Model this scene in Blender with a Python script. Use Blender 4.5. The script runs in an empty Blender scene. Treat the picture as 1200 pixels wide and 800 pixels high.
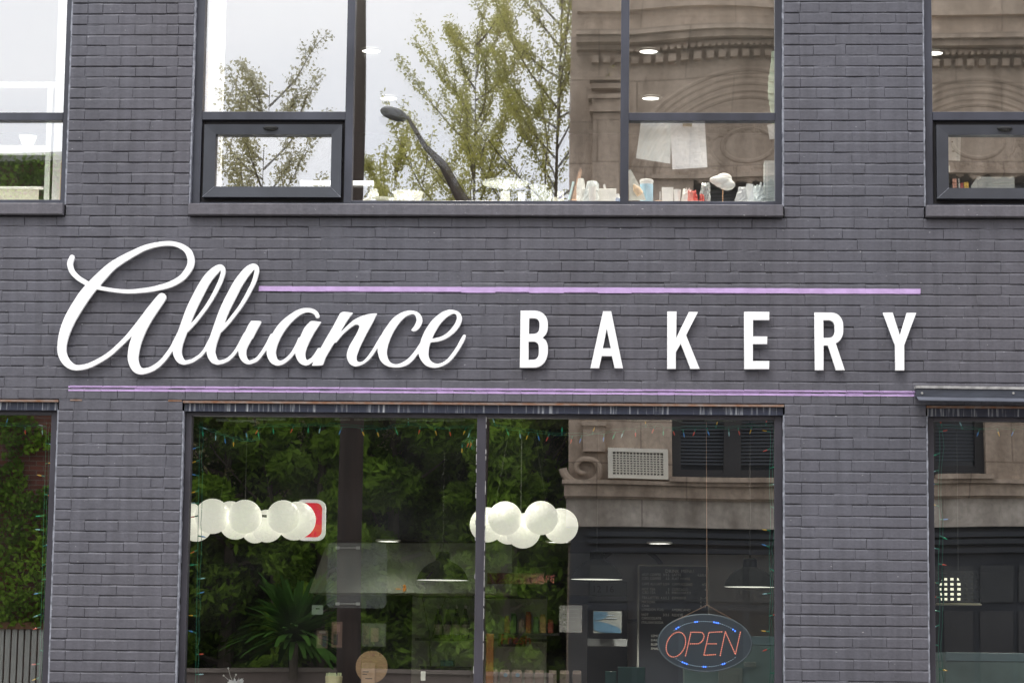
import bpy, math, random
import numpy as np
from math import sin, cos, pi, radians
from mathutils import Vector, Matrix
random.seed(7)
C = bpy.context.scene.collection
SC = bpy.context.scene
# ---------------------------------------------------------------- camera
CAM = Vector((0.0, -15.0, 1.6)); FPX = 2880.13
YAW, PITCH, ROLL = -0.0537108, 0.1260315, 0.0120854
fw = Vector((sin(YAW)*cos(PITCH), cos(YAW)*cos(PITCH), sin(PITCH)))
r0 = Vector((cos(YAW), -sin(YAW), 0)); u0 = r0.cross(fw)
rt = r0*cos(ROLL) + u0*sin(ROLL); up = u0*cos(ROLL) - r0*sin(ROLL)
cd = bpy.data.cameras.new('camera'); cam = bpy.data.objects.new('camera', cd); C.objects.link(cam)
cam.matrix_world = Matrix(((rt.x, up.x, -fw.x, CAM.x), (rt.y, up.y, -fw.y, CAM.y), (rt.z, up.z, -fw.z, CAM.z), (0, 0, 0, 1)))
cd.sensor_width = 36; cd.lens = FPX/1200*36; cd.clip_start = 0.1; cd.clip_end = 2000
SC.camera = cam
# ---------------------------------------------------------------- sky, sun, exposure
W = bpy.data.worlds.new('World'); SC.world = W; W.use_nodes = True
nt = W.node_tree; nt.nodes.clear()
wo = nt.nodes.new('ShaderNodeOutputWorld'); bg = nt.nodes.new('ShaderNodeBackground')
sky = nt.nodes.new('ShaderNodeTexSky'); sky.sky_type = 'NISHITA'; sky.sun_disc = False
SUN_EL, SUN_AZ = radians(60), radians(200)      # azimuth clockwise from +Y
sky.sun_elevation = SUN_EL; sky.sun_rotation = SUN_AZ; sky.air_density = 1.5; sky.dust_density = 6
hs = nt.nodes.new('ShaderNodeHueSaturation'); hs.inputs['Saturation'].default_value = 0.12
hs.inputs['Value'].default_value = 1.0
mx = nt.nodes.new('ShaderNodeMix'); mx.data_type = 'RGBA'; mx.inputs[0].default_value = 0.82
mx.inputs[7].default_value = (21.5, 21.8, 22.8, 1)        # the even cloud layer
bg.inputs['Strength'].default_value = 0.1
ct = nt.nodes.new('ShaderNodeTexCoord'); cm = nt.nodes.new('ShaderNodeMapping'); cm.inputs['Scale'].default_value = (1, 1, 3.2)
cn = nt.nodes.new('ShaderNodeTexNoise'); cn.inputs['Scale'].default_value = 4.5; cn.inputs['Detail'].default_value = 5; cn.inputs['Roughness'].default_value = .45
cr = nt.nodes.new('ShaderNodeValToRGB'); cr.color_ramp.elements[0].position = .35; cr.color_ramp.elements[0].color = (.90, .915, .94, 1); cr.color_ramp.elements[1].position = .68; cr.color_ramp.elements[1].color = (1.03, 1.025, 1.02, 1)
cx = nt.nodes.new('ShaderNodeMix'); cx.data_type = 'RGBA'; cx.blend_type = 'MULTIPLY'; cx.inputs[0].default_value = 1      # soft tone of the cloud cover
nt.links.new(ct.outputs['Generated'], cm.inputs[0]); nt.links.new(cm.outputs[0], cn.inputs['Vector']); nt.links.new(cn.outputs[0], cr.inputs[0]); nt.links.new(cr.outputs[0], cx.inputs[7])
nt.links.new(sky.outputs[0], hs.inputs['Color']); nt.links.new(hs.outputs[0], mx.inputs[6])
nt.links.new(mx.outputs[2], cx.inputs[6]); nt.links.new(cx.outputs[2], bg.inputs[0]); nt.links.new(bg.outputs[0], wo.inputs[0])
sl = bpy.data.lights.new('sun', 'SUN'); sun = bpy.data.objects.new('sun', sl); C.objects.link(sun)
sl.energy = 1.4; sl.angle = radians(22); sl.color = (1, 0.97, 0.93)
sd = Vector((sin(SUN_AZ)*cos(SUN_EL), cos(SUN_AZ)*cos(SUN_EL), sin(SUN_EL)))
sun.rotation_euler = sd.to_track_quat('Z', 'Y').to_euler(); sun.location = (0, -10, 20)
SC.view_settings.view_transform = 'Standard'; SC.view_settings.look = 'None'
SC.view_settings.exposure = 0.22; SC.view_settings.gamma = 1.0
SC.render.engine = 'CYCLES'
try:
    SC.cycles.max_bounces = 10; SC.cycles.transparent_max_bounces = 24; SC.cycles.sample_clamp_indirect = 4
except Exception: pass

# ---------------------------------------------------------------- geometry helpers
def P(px, py, Y=0.0):
    """the point of the vertical plane y=Y met by photo pixel (px, py)"""
    d = rt*((px-600)/FPX) + up*((400-py)/FPX) + fw
    t = (Y-CAM.y)/d.y
    q = CAM + d*t
    return Vector((q.x, Y, q.z))
GL = 0.09                                    # plane of the glass
def M(px, py, yr):
    """the point on plane y=yr across the street whose mirror image in the glass lies at (px, py)"""
    q = P(px, py, 2*GL-yr); return Vector((q.x, yr, q.z))
def PX(px, py, Y=0.0): return P(px, py, Y).x
def PZ(px, py, Y=0.0): return P(px, py, Y).z

class MB:
    def __init__(s): s.v = []; s.f = []; s.mi = []; s.sm = False
    def add(s, vs, fs, m=0):
        n = len(s.v); s.v += [tuple(v) for v in vs]; s.f += [tuple(n+i for i in f) for f in fs]; s.mi += [m]*len(fs); return s
    def box(s, x0, x1, y0, y1, z0, z1, m=0):
        s.add([(x0,y0,z0),(x1,y0,z0),(x1,y1,z0),(x0,y1,z0),(x0,y0,z1),(x1,y0,z1),(x1,y1,z1),(x0,y1,z1)],
              [(0,3,2,1),(4,5,6,7),(0,1,5,4),(1,2,6,5),(2,3,7,6),(3,0,4,7)], m); return s
    def cbox(s, x0, x1, y0, y1, z0, z1, c=0.003, m=0):
        """box whose front (y0 side) edges are chamfered by c"""
        s.add([(x0,y1,z0),(x1,y1,z0),(x1,y1,z1),(x0,y1,z1),
               (x0,y0+c,z0),(x1,y0+c,z0),(x1,y0+c,z1),(x0,y0+c,z1),
               (x0+c,y0,z0+c),(x1-c,y0,z0+c),(x1-c,y0,z1-c),(x0+c,y0,z1-c)],
              [(3,2,1,0),(0,1,5,4),(1,2,6,5),(2,3,7,6),(3,0,4,7),(4,5,9,8),(5,6,10,9),(6,7,11,10),(7,4,8,11),(8,9,10,11)], m); return s
    def obox(s, c, ax, ay, az, m=0):
        """oriented box: centre c, half axes"""
        c, ax, ay, az = Vector(c), Vector(ax), Vector(ay), Vector(az)
        vs = [c+ax*i+ay*j+az*k for k in (-1,1) for j in (-1,1) for i in (-1,1)]
        s.add(vs, [(0,2,3,1),(4,5,7,6),(0,1,5,4),(1,3,7,5),(3,2,6,7),(2,0,4,6)], m); return s
    def tube(s, pts, r, n=8, m=0, cap=True):
        pts = [Vector(p) for p in pts]; rs = r if isinstance(r, (list, tuple)) else [r]*len(pts)
        vs = []; fs = []; pn = None
        for i, p in enumerate(pts):
            t = (pts[min(i+1, len(pts)-1)] - pts[max(i-1, 0)])
            t = t.normalized() if t.length > 1e-9 else Vector((0,0,1))
            if pn is None: a = t.orthogonal().normalized()
            else:
                a = (pn - t*pn.dot(t)); a = a.normalized() if a.length > 1e-6 else t.orthogonal().normalized()
            pn = a; b = t.cross(a)
            for k in range(n):
                w = 2*pi*k/n; vs.append(p + (a*cos(w)+b*sin(w))*rs[i])
        for i in range(len(pts)-1):
            for k in range(n):
                k2 = (k+1) % n; fs.append((i*n+k, i*n+k2, (i+1)*n+k2, (i+1)*n+k))
        if cap: fs.append(tuple(range(n-1, -1, -1))); fs.append(tuple((len(pts)-1)*n+k for k in range(n)))
        s.add(vs, fs, m); return s
    def lathe(s, c, prof, n=32, m=0, axis='z', a0=0, a1=2*pi):
        """profile [(r, h)] turned round the vertical (z) or depth (y) axis through c"""
        cx, cy, cz = c; vs = []; fs = []; full = abs(a1-a0-2*pi) < 1e-6; nn = n if full else n+1
        for r, h in prof:
            for k in range(nn):
                w = a0+(a1-a0)*k/n
                if axis == 'z': vs.append((cx+r*cos(w), cy+r*sin(w), cz+h))
                else: vs.append((cx+r*cos(w), cy+h, cz+r*sin(w)))
        for i in range(len(prof)-1):
            for k in range(n):
                k2 = (k+1) % nn
                f = (i*nn+k, i*nn+k2, (i+1)*nn+k2, (i+1)*nn+k); fs.append(f if axis == 'z' else f[::-1])
        s.add(vs, fs, m); return s
    def ball(s, c, r, n=20, m=0, sq=(1,1,1)):
        h = n//2
        prof = [(max(r*sin(pi*i/h), 1e-5), -r*cos(pi*i/h)) for i in range(h+1)]
        k0 = len(s.v); s.lathe((0,0,0), prof, n, m)
        for i in range(k0, len(s.v)):
            v = s.v[i]; s.v[i] = (c[0]+v[0]*sq[0], c[1]+v[1]*sq[1], c[2]+v[2]*sq[2])
        return s
    def prism(s, poly, y0, y1, m=0):
        """poly [(x, z)] counter-clockwise seen from -y, extruded from y0 (front) to y1"""
        n = len(poly); vs = [(x, y0, z) for x, z in poly]+[(x, y1, z) for x, z in poly]
        fs = [tuple(range(n)), tuple(range(2*n-1, n-1, -1))]
        fs += [(i, n+i, n+(i+1) % n, (i+1) % n) for i in range(n)]
        s.add(vs, fs, m); return s

def new_mesh(name, mb, mats, off=(0,0,0), smooth=False):
    me = bpy.data.meshes.new(name)
    ox, oy, oz = off
    me.from_pydata([(x-ox, y-oy, z-oz) for x, y, z in mb.v], [], mb.f)
    for m in (mats if isinstance(mats, (list, tuple)) else [mats]): me.materials.append(m)
    if any(mb.mi): me.polygons.foreach_set('material_index', mb.mi)
    if smooth or mb.sm:
        me.polygons.foreach_set('use_smooth', [True]*len(me.polygons))
        try: me.set_sharp_from_angle(angle=radians(40))
        except Exception: pass
    me.update(); return me

def tag(o, label=None, cat=None, group=None, kind=None):
    if label: o['label'] = label
    if cat: o['category'] = cat
    if group: o['group'] = group
    if kind: o['kind'] = kind
    return o
def thing(name, loc, label, cat, group=None):
    o = bpy.data.objects.new(name, None); C.objects.link(o); o.location = loc
    o.empty_display_size = 0.1
    return tag(o, label, cat, group)
def root_of(o):
    p = Vector((0,0,0))
    while o is not None: p += o.location; o = o.parent
    return p
def part(name, mb, mats, parent, smooth=False, label=None, kind=None):
    off = root_of(parent)
    o = bpy.data.objects.new(name, new_mesh(name, mb, mats, off, smooth)); C.objects.link(o); o.parent = parent
    return tag(o, label, None, None, kind)
def single(name, mb, mats, label, cat, group=None, smooth=False, kind=None):
    xs, ys, zs = zip(*mb.v); off = ((min(xs)+max(xs))/2, (min(ys)+max(ys))/2, min(zs))
    o = bpy.data.objects.new(name, new_mesh(name, mb, mats, off, smooth)); C.objects.link(o); o.location = off
    return tag(o, label, cat, group, kind)
def struct(name, mb, mats, smooth=False): return single(name, mb, mats, None, None, None, smooth, 'structure')
def copy_mesh_obj(o, parent, loc=None, scale=None):
    c = o.copy(); C.objects.link(c); c.parent = parent
    if loc is not None: c.location = loc
    if scale is not None: c.scale = scale
    return c

# ---------------------------------------------------------------- materials
_m = {}
def mat(name, col, rough=0.6, var=0.0, scale=8.0, bump=0.0, bscale=None, metal=0.0, emit=None, estr=0.0, trans=0.0, stretch=(1,1,1), col2=None, spec=0.5, alpha=1.0, lo=0.35, hi=0.65):
    if name in _m: return _m[name]
    m = bpy.data.materials.new(name); m.use_nodes = True; n = m.node_tree; b = n.nodes['Principled BSDF']
    b.inputs['Base Color'].default_value = (*col, 1); b.inputs['Roughness'].default_value = rough
    b.inputs['Metallic'].default_value = metal; b.inputs['Specular IOR Level'].default_value = spec
    b.inputs['Alpha'].default_value = alpha
    if emit: b.inputs['Emission Color'].default_value = (*emit, 1); b.inputs['Emission Strength'].default_value = estr
    if trans: b.inputs['Transmission Weight'].default_value = trans
    if var or bump or col2:
        g = n.nodes.new('ShaderNodeNewGeometry'); mp = n.nodes.new('ShaderNodeMapping'); mp.inputs['Scale'].default_value = stretch
        n.links.new(g.outputs['Position'], mp.inputs['Vector'])
        if var or col2:
            t = n.nodes.new('ShaderNodeTexNoise'); t.inputs['Scale'].default_value = scale; t.inputs['Detail'].default_value = 6
            n.links.new(mp.outputs[0], t.inputs['Vector'])
            r = n.nodes.new('ShaderNodeValToRGB'); n.links.new(t.outputs[0], r.inputs[0])
            r.color_ramp.elements[0].position = lo; r.color_ramp.elements[1].position = hi
            c2 = col2 if col2 else tuple(min(1, c*(1+var)) for c in col)
            c1 = col if col2 else tuple(c*(1-var) for c in col)
            r.color_ramp.elements[0].color = (*c1, 1); r.color_ramp.elements[1].color = (*c2, 1)
            n.links.new(r.outputs[0], b.inputs['Base Color'])
        if bump:
            t2 = n.nodes.new('ShaderNodeTexNoise'); t2.inputs['Scale'].default_value = bscale or scale*4; t2.inputs['Detail'].default_value = 5
            n.links.new(mp.outputs[0], t2.inputs['Vector'])
            bp = n.nodes.new('ShaderNodeBump'); bp.inputs['Strength'].default_value = 1; bp.inputs['Distance'].default_value = bump
            n.links.new(t2.outputs[0], bp.inputs['Height']); n.links.new(bp.outputs[0], b.inputs['Normal'])
    _m[name] = m; return m

def paint_material(name, col, rough=0.5):
    """grey masonry paint: soft large stains, rain streaks, roller texture"""
    m = bpy.data.materials.new(name); m.use_nodes = True; n = m.node_tree; L = n.links; b = n.nodes['Principled BSDF']
    b.inputs['Roughness'].default_value = rough; b.inputs['Specular IOR Level'].default_value = 0.35
    g = n.nodes.new('ShaderNodeNewGeometry')
    def noise(sc, st, det=5):
        mp = n.nodes.new('ShaderNodeMapping'); mp.inputs['Scale'].default_value = st; L.new(g.outputs['Position'], mp.inputs['Vector'])
        t = n.nodes.new('ShaderNodeTexNoise'); t.inputs['Scale'].default_value = sc; t.inputs['Detail'].default_value = det
        L.new(mp.outputs[0], t.inputs['Vector']); return t.outputs[0]
    def ramp(src, a, ca, z, cz):
        r = n.nodes.new('ShaderNodeValToRGB'); L.new(src, r.inputs[0]); e = r.color_ramp.elements
        e[0].position = a; e[0].color = (*ca, 1); e[1].position = z; e[1].color = (*cz, 1); return r.outputs[0]
    def mul(a, c, f=1.0):
        x = n.nodes.new('ShaderNodeMix'); x.data_type = 'RGBA'; x.blend_type = 'MULTIPLY'; x.inputs[0].default_value = f
        L.new(a, x.inputs[6]); L.new(c, x.inputs[7]); return x.outputs[2]
    base = ramp(noise(1.1, (1,1,1)), .3, tuple(c*.90 for c in col), .7, tuple(c*1.08 for c in col))
    base = mul(base, ramp(noise(2.2, (9,1,.5), 3), .35, (.88,.88,.875), .62, (1.05,1.05,1.05)))
    base = mul(base, ramp(noise(60, (1,1,1), 4), .3, (.92,.92,.92), .7, (1.07,1.07,1.07)))
    base = mul(base, ramp(noise(.45, (1,1,1), 2), .4, (1.015,1.0,.99), .6, (.985,1.0,1.01)))
    # small chips where pale old mortar shows through
    ch = ramp(noise(38, (1,1,2.2), 3), .722, (0,0,0), .745, (1,1,1))
    x = n.nodes.new('ShaderNodeMix'); x.data_type = 'RGBA'; x.inputs[7].default_value = (.42,.41,.42,1)
    L.new(ch, x.inputs[0]); L.new(base, x.inputs[6]); L.new(x.outputs[2], b.inputs['Base Color'])
    bp = n.nodes.new('ShaderNodeBump'); bp.inputs['Distance'].default_value = .0016
    L.new(noise(55, (1,1,1), 6), bp.inputs['Height'])
    bp2 = n.nodes.new('ShaderNodeBump'); bp2.inputs['Distance'].default_value = .004
    L.new(noise(9, (1,1,1), 3), bp2.inputs['Height']); L.new(bp.outputs[0], bp2.inputs['Normal'])
    L.new(bp2.outputs[0], b.inputs['Normal'])
    _m[name] = m; return m

def glass_material(name, ior, tint):
    m = bpy.data.materials.new(name); m.use_nodes = True; n = m.node_tree; n.nodes.clear(); L = n.links
    o = n.nodes.new('ShaderNodeOutputMaterial'); mi = n.nodes.new('ShaderNodeMixShader')
    t = n.nodes.new('ShaderNodeBsdfTransparent'); t.inputs[0].default_value = (*tint, 1)
    g = n.nodes.new('ShaderNodeBsdfGlossy'); g.inputs['Roughness'].default_value = 0.0; g.inputs[0].default_value = (.98,.98,.98,1)
    f = n.nodes.new('ShaderNodeFresnel'); f.inputs['IOR'].default_value = ior
    ge = n.nodes.new('ShaderNodeNewGeometry'); mrr = n.nodes.new('ShaderNodeMapRange')   # same reflectance seen from either side
    mrr.inputs[3].default_value = ior; mrr.inputs[4].default_value = 1/ior
    L.new(ge.outputs['Backfacing'], mrr.inputs[0]); L.new(mrr.outputs[0], f.inputs['IOR'])
    # a thin film of street dust
    t2 = n.nodes.new('ShaderNodeTexNoise'); t2.inputs['Scale'].default_value = 3; t2.inputs['Detail'].default_value = 8
    L.new(ge.outputs['Position'], t2.inputs['Vector'])
    r = n.nodes.new('ShaderNodeValToRGB'); r.color_ramp.elements[0].position = .35; r.color_ramp.elements[0].color = (.001,.001,.001,1)
    r.color_ramp.elements[1].position = .8; r.color_ramp.elements[1].color = (.014,.014,.014,1); L.new(t2.outputs[0], r.inputs[0])
    d = n.nodes.new('ShaderNodeBsdfDiffuse'); d.inputs[0].default_value = (.6,.58,.55,1)
    m2 = n.nodes.new('ShaderNodeMixShader')
    L.new(f.outputs[0], mi.inputs[0]); L.new(t.outputs[0], mi.inputs[1]); L.new(g.outputs[0], mi.inputs[2])
    L.new(r.outputs[0], m2.inputs[0]); L.new(mi.outputs[0], m2.inputs[1]); L.new(d.outputs[0], m2.inputs[2])
    L.new(m2.outputs[0], o.inputs[0]); _m[name] = m; return m

def leaf_material(name, col, col2, sheen=0.5):
    m = bpy.data.materials.new(name); m.use_nodes = True; n = m.node_tree; n.nodes.clear(); L = n.links
    o = n.nodes.new('ShaderNodeOutputMaterial'); mi = n.nodes.new('ShaderNodeMixShader'); mi.inputs[0].default_value = sheen
    d = n.nodes.new('ShaderNodeBsdfDiffuse'); t = n.nodes.new('ShaderNodeBsdfTranslucent')
    ge = n.nodes.new('ShaderNodeNewGeometry'); t2 = n.nodes.new('ShaderNodeTexNoise'); t2.inputs['Scale'].default_value = 1.6; t2.inputs['Detail'].default_value = 6
    L.new(ge.outputs['Position'], t2.inputs['Vector'])
    r = n.nodes.new('ShaderNodeValToRGB'); r.color_ramp.elements[0].position = .35; r.color_ramp.elements[0].color = (*col,1)
    r.color_ramp.elements[1].position = .65; r.color_ramp.elements[1].color = (*col2,1); L.new(t2.outputs[0], r.inputs[0])
    L.new(r.outputs[0], d.inputs[0]); L.new(r.outputs[0], t.inputs[0])
    L.new(d.outputs[0], mi.inputs[1]); L.new(t.outputs[0], mi.inputs[2]); L.new(mi.outputs[0], o.inputs[0]); _m[name] = m; return m

PAINT = paint_material('grey_masonry_paint', (.106,.104,.122))
PAINT2 = paint_material('grey_sill_paint', (.125,.119,.135))
LILAC = mat('lilac_stripe_paint', (.52,.36,.63), .5, .10, 14, .0006, 60)
LETTER = mat('white_letter_face', (.93,.93,.925), .35)
FRAME = mat('dark_blue_grey_frame', (.050,.053,.070), .35, .28, 5, .0004, 40, stretch=(1,1,.4))
FRAME_LOW = mat('dark_shop_frame', (.046,.043,.054), .4, .25, 6, .0004, 40, stretch=(1,1,.3))
SASH = mat('charcoal_sash', (.050,.054,.066), .38, .15, 4)
CAULK = mat('pale_caulk', (.25,.26,.30), .6, .35, 30, .002, 40)
RUST = mat('rusty_lintel_edge', (.26,.20,.17), .8, 0, 18, .002, 50, col2=(.22,.10,.05), stretch=(1,1,3))
DRIP = mat('streaked_head_strip', (.030,.035,.058), .4, 0, 34, .0006, 50, col2=(.50,.52,.55), stretch=(1.9,1,.10), lo=.54, hi=.76)
BLACK = mat('black', (.012,.012,.012), .6)
DARKGAP = mat('dark_gap', (.02,.018,.02), .8)
WHITE = mat('white_interior_paint', (.82,.82,.80), .5, .04, 6)
STEEL = mat('galvanised_rail', (.045,.051,.068), .55, .3, 6, .0008, 60, stretch=(.6,1,4))
RAILTOP = mat('lit_top_and_worn_edge', (.30,.295,.29), .75, .3, 30, .002, 60)
BOLT = mat('zinc_bolt', (.6,.6,.58), .4, metal=.7)
GLASS_UP = glass_material('upper_outer_glass', 3.75, (.97,.98,.975)); GLASS_IN = glass_material('upper_inner_glass', 1.95, (.98,.985,.98))
GLASS_LOW = glass_material('shop_window_glass', 3.4, (.88,.92,.90))
CEIL = mat('dark_ceiling', (.07,.07,.072), .8)
INT_WALL = mat('upper_room_wall', (.20,.19,.18), .8, .08, 2)
INT_LOW = mat('shop_wall', (.10,.115,.105), .8, .1, 2)
INT_DARK = mat('dark_shop_wall', (.022,.024,.028), .8, .1, 2)
FLOORM = mat('wood_floor', (.10,.07,.05), .5, .2, 6)
# ================================================================ the grey brick building
ZJ = [5.6431,5.5725,5.504,5.4369,5.3685,5.3002,5.2325,5.1657,5.0971,5.0277,4.9604,4.8898,4.8207,4.7543,4.688,4.6191,4.5511,4.4824,4.4143,4.3476,4.279,4.2114,4.1444,4.0734,4.0061,3.9376,3.8683,3.8016,3.7338,3.6654,3.599,3.5304,3.4605,3.3953,3.3301,3.262,3.196,3.1243,3.0585,2.9894,2.9206,2.8523,2.785,2.714,2.6474,2.579,2.5143,2.4439,2.3784,2.3121,2.2466,2.1823,2.1149,2.0507,1.9837,1.9176,1.8505,1.7849,1.7192,1.6531,1.5859,1.5222,1.4536]
zj = {n: z for n, z in enumerate(ZJ)}
for n in range(63, 84): zj[n] = zj[n-1]-.0672
for n in range(-1, -30, -1): zj[n] = zj[n+1]+.0678
N_TOP, N_BOT = -28, 83
BX0, BX1 = -8.1, 6.3
ZTOP, ZBOT = zj[N_TOP], 0.0
OPX = [(-7.32, -3.615), (-2.843, .866), (1.721, 5.43)]
UZ0, UZ1 = zj[20], zj[-15]
LZ0, LZ1 = zj[76], zj[37]
WALL_Y1 = 0.27
bld = thing('brick_building', (-.9, .14, 0), 'grey painted brick building with big plate windows on two floors', 'building')

mw = MB()
def wallbox(x0, x1, z0, z1): mw.box(x0, x1, .0105, WALL_Y1, z0, z1)
edges = [BX0]+[e for o in OPX for e in o]+[BX1]
for i in range(0, len(edges), 2):
    wallbox(edges[i], edges[i+1], ZBOT, LZ1); wallbox(edges[i], edges[i+1], UZ0, UZ1)
wallbox(BX0, BX1, LZ1, UZ0); wallbox(BX0, BX1, UZ1, ZTOP)
for a, b in OPX: wallbox(a, b, ZBOT, LZ0)
part('mortar_wall', mw, PAINT, bld)

# bricks -----------------------------------------------------------
rb = random.Random(11)
bricks = []                                       # x0, x1, z0, z1, y offset
def lay(x0, x1, n, pier, header=False):
    zt, zb = zj[n]-.0048, zj[n+1]+.0048
    cuts = [x0]
    if header:
        x = x0+rb.uniform(.04, .1)
        while x < x1-.05: cuts.append(x); x += .1035+rb.uniform(-.004, .004)
    elif pier:
        e = .096+rb.uniform(-.006, .006); cuts.append(x0+e)
        x = x0+e+(.208 if n % 2 else .104)+rb.uniform(-.022, .022)
        while x < x1-e-.07: cuts.append(x); x += .205+rb.uniform(-.012, .012)
        cuts.append(x1-e+rb.uniform(-.003, .003))
    else:
        x = x0+(.208 if n % 2 else .104)+rb.uniform(-.03, .03)
        while x < x1-.06: cuts.append(x); x += .2075+rb.uniform(-.008, .008)
    cuts.append(x1)
    for a, b in zip(cuts, cuts[1:]):
        g = rb.uniform(.0006, .0017)
        bricks.append((a+(g if a != x0 else 0), b-(g if b != x1 else 0), zb+rb.uniform(-.0012, .0018), zt+rb.uniform(-.0015, .0012), rb.uniform(-.0016, .0016)))
for n in range(N_TOP, N_BOT):
    zm = (zj[n]+zj[n+1])/2
    if zm < .02: continue
    if UZ0 < zm < UZ1 or LZ0 < zm < LZ1:
        for i in range(0, len(edges), 2): lay(edges[i], edges[i+1], n, i not in (0, len(edges)-2))
    else: lay(BX0, BX1, n, False, header=(n == 36))
def brick_mesh(name, L, H, seed):
    r = random.Random(seed); D = .06; c = .0038; m = MB(); j = lambda s: r.uniform(-s, s)
    x, z = L/2, H/2
    e = .0016; q = lambda: e+abs(j(.0012))
    fr = [(-x+q(), 0+j(.0006), -z+c+j(.001)), (j(.01), j(.0008), -z+c*.8+j(.0012)), (x-q(), j(.0006), -z+c+j(.001)),
          (x-q(), j(.0006), z-c+j(.001)), (j(.01), j(.0008), z-c*.8+j(.0012)), (-x+q(), j(.0006), z-c+j(.001))]
    ou = [(-x, .0024, -z), (0, c*.9, -z), (x, .0024, -z), (x, .0024, z), (0, c*.9, z), (-x, .0024, z)]
    bk = [(a, D, b) for a, _, b in ou]
    m.add(fr+ou+bk, [(0,1,4,5),(1,2,3,4)]+[(i, 6+i, 6+(i+1) % 6, (i+1) % 6) for i in range(6)]+[(6+i, 12+i, 12+(i+1) % 6, 6+(i+1) % 6) for i in range(6)])
    return m
Z0L, Z0H = .2, .059
vs_long = [brick_mesh('b', .2, Z0H, s) for s in range(6)]; vs_short = [brick_mesh('b', .095, Z0H, s+20) for s in range(5)]
me_long = [new_mesh('brick_stretcher', m, PAINT) for m in vs_long]; me_short = [new_mesh('brick_header', m, PAINT) for m in vs_short]
order = sorted(range(len(bricks)), key=lambda i: (((bricks[i][0]+bricks[i][1])/2+.75)**2*.55+((bricks[i][2]+bricks[i][3])/2-3.55)**2*1.6))
front = set(order[:300]); field = MB()
broot = root_of(bld)
for i, (a, b, z0, z1, yo) in enumerate(bricks):
    w = b-a; short = w < .15; k = rb.randrange(5)
    base, L0 = (vs_short, .095) if short else (vs_long, .2)
    sx, sz = w/L0, (z1-z0)/Z0H; cx, cz = (a+b)/2, (z0+z1)/2
    if i in front:
        o = bpy.data.objects.new('brick', (me_short if short else me_long)[k]); C.objects.link(o); o.parent = bld
        o.location = Vector((cx, yo, cz))-broot; o.scale = (sx, 1, sz)
    else:
        flip = rb.choice((-1, 1)); mv = base[k].v
        tl = rb.uniform(-.006, .006)
        if flip == 1: field.add([(cx+x*sx, yo+y+tl*x, cz+z*sz) for x, y, z in mv], base[k].f)
        else: field.add([(cx-x*sx, yo+y+tl*x, cz+z*sz) for x, y, z in mv], [f[::-1] for f in base[k].f])
part('brick_field', field, PAINT, bld, kind='stuff')

# weathered (sloping) bed joints and nearly flush cross joints, uneven like hand-pointed work
mj = MB(); rj = random.Random(77)
for (a, b, z0, z1, yo) in bricks:
    n = max(1, int((b-a)/.05)); d0 = rj.choice((.0035, .006, .0085, .0095, .0095)); prev = None
    for i in range(n+1):
        x = a-.001+(b-a+.002)*i/n; d = min(.0100, max(.0015, d0+rj.uniform(-.0025, .0025))); h = z1+.0106+rj.uniform(-.0012, .0008)
        row = [(x, .0022+yo*.5, z1-.0030), (x, d, h-rj.uniform(.0, .003)), (x, d+.0004, h+.003)]
        if prev: mj.add([prev[0], row[0], row[1], prev[1], prev[2], row[2]], [(0,1,2,3),(3,2,5,4)])
        prev = row
    f = rj.choice((.0015, .0025, .004, .006)); mj.add([(b-.0035, f, z0), (b+.0035, f+rj.uniform(-.0006,.0006), z0), (b+.0035, f, z1+.001), (b-.0035, f, z1+.001)], [(0,1,2,3)])
keep = [i for i, f in enumerate(mj.f)]
def inside_opening(x, z): return any(a-.002 < x < b+.002 and (UZ0-.004 < z < UZ1 or LZ0 < z < LZ1+.001) for a, b in OPX)
mj.f = [f for f in mj.f if not inside_opening(sum(mj.v[i][0] for i in f)/len(f), sum(mj.v[i][2] for i in f)/len(f))]; mj.mi = [0]*len(mj.f)
part('mortar_joints', mj, PAINT, bld, kind='stuff')

# the two lilac stripes, painted over bricks and joints ---------------
def stripe(x0, x1, za, zb, cont=False):
    m = MB(); r = random.Random(5)
    for (a, b, z0, z1, yo) in bricks:
        lo, hi = max(za, z0), min(zb, z1); l, h = max(x0, a), min(x1, b)
        if hi-lo < .004 or h-l < .01: continue
        jl, jh = (r.uniform(-.0004, .0004), r.uniform(-.0004, .0004))
        c = .0036
        if lo == z0: lo += c
        else: lo += jl
        if hi == z1: hi -= c
        else: hi += jh
        n = max(2, int((h-l)/.03)); e = -.0012 if cont else .0008; yo = -.0008 if cont else yo; xs = [l+e+(h-l-2*e)*i/n for i in range(n+1)]
        bot = [(x, yo-.0022, lo+r.uniform(-.0007, .0007)) for x in xs]; top = [(x, yo-.0022, hi+r.uniform(-.0007, .0007)) for x in xs]
        m.add(bot+top+[(x, yo+.004, z) for x, _, z in bot]+[(x, yo+.004, z) for x, _, z in top],
              [(i, i+1, n+2+i, n+1+i) for i in range(n)]+[(2*n+2+i, 2*n+3+i, i+1, i) for i in range(n)]+[(n+1+i, n+2+i, 3*n+4+i, 3*n+3+i) for i in range(n)])
    m.box(x0, x1, .0004, .0030, za+.0015, zb-.0015) if cont else [m.box(x0, x1, .0056, .0112, za+.001, zb-.001), m.box(x0, x1, .0004, .003, za+.0015, zj[36]-.0050), m.box(x0, x1, .0004, .003, zj[36]+.0044, zb-.0015)]
    return part('painted_stripe', m, LILAC, bld)
S1X0, S1X1 = PX(303, 337), PX(1078.5, 343)
stripe(S1X0, S1X1, zj[27]+.004, zj[27]+.0390, True)
S2X0, S2X1 = PX(80, 456), PX(1072, 461)
stripe(S2X0, S2X1, zj[36]-.0170, zj[36]+.0165)

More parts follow.
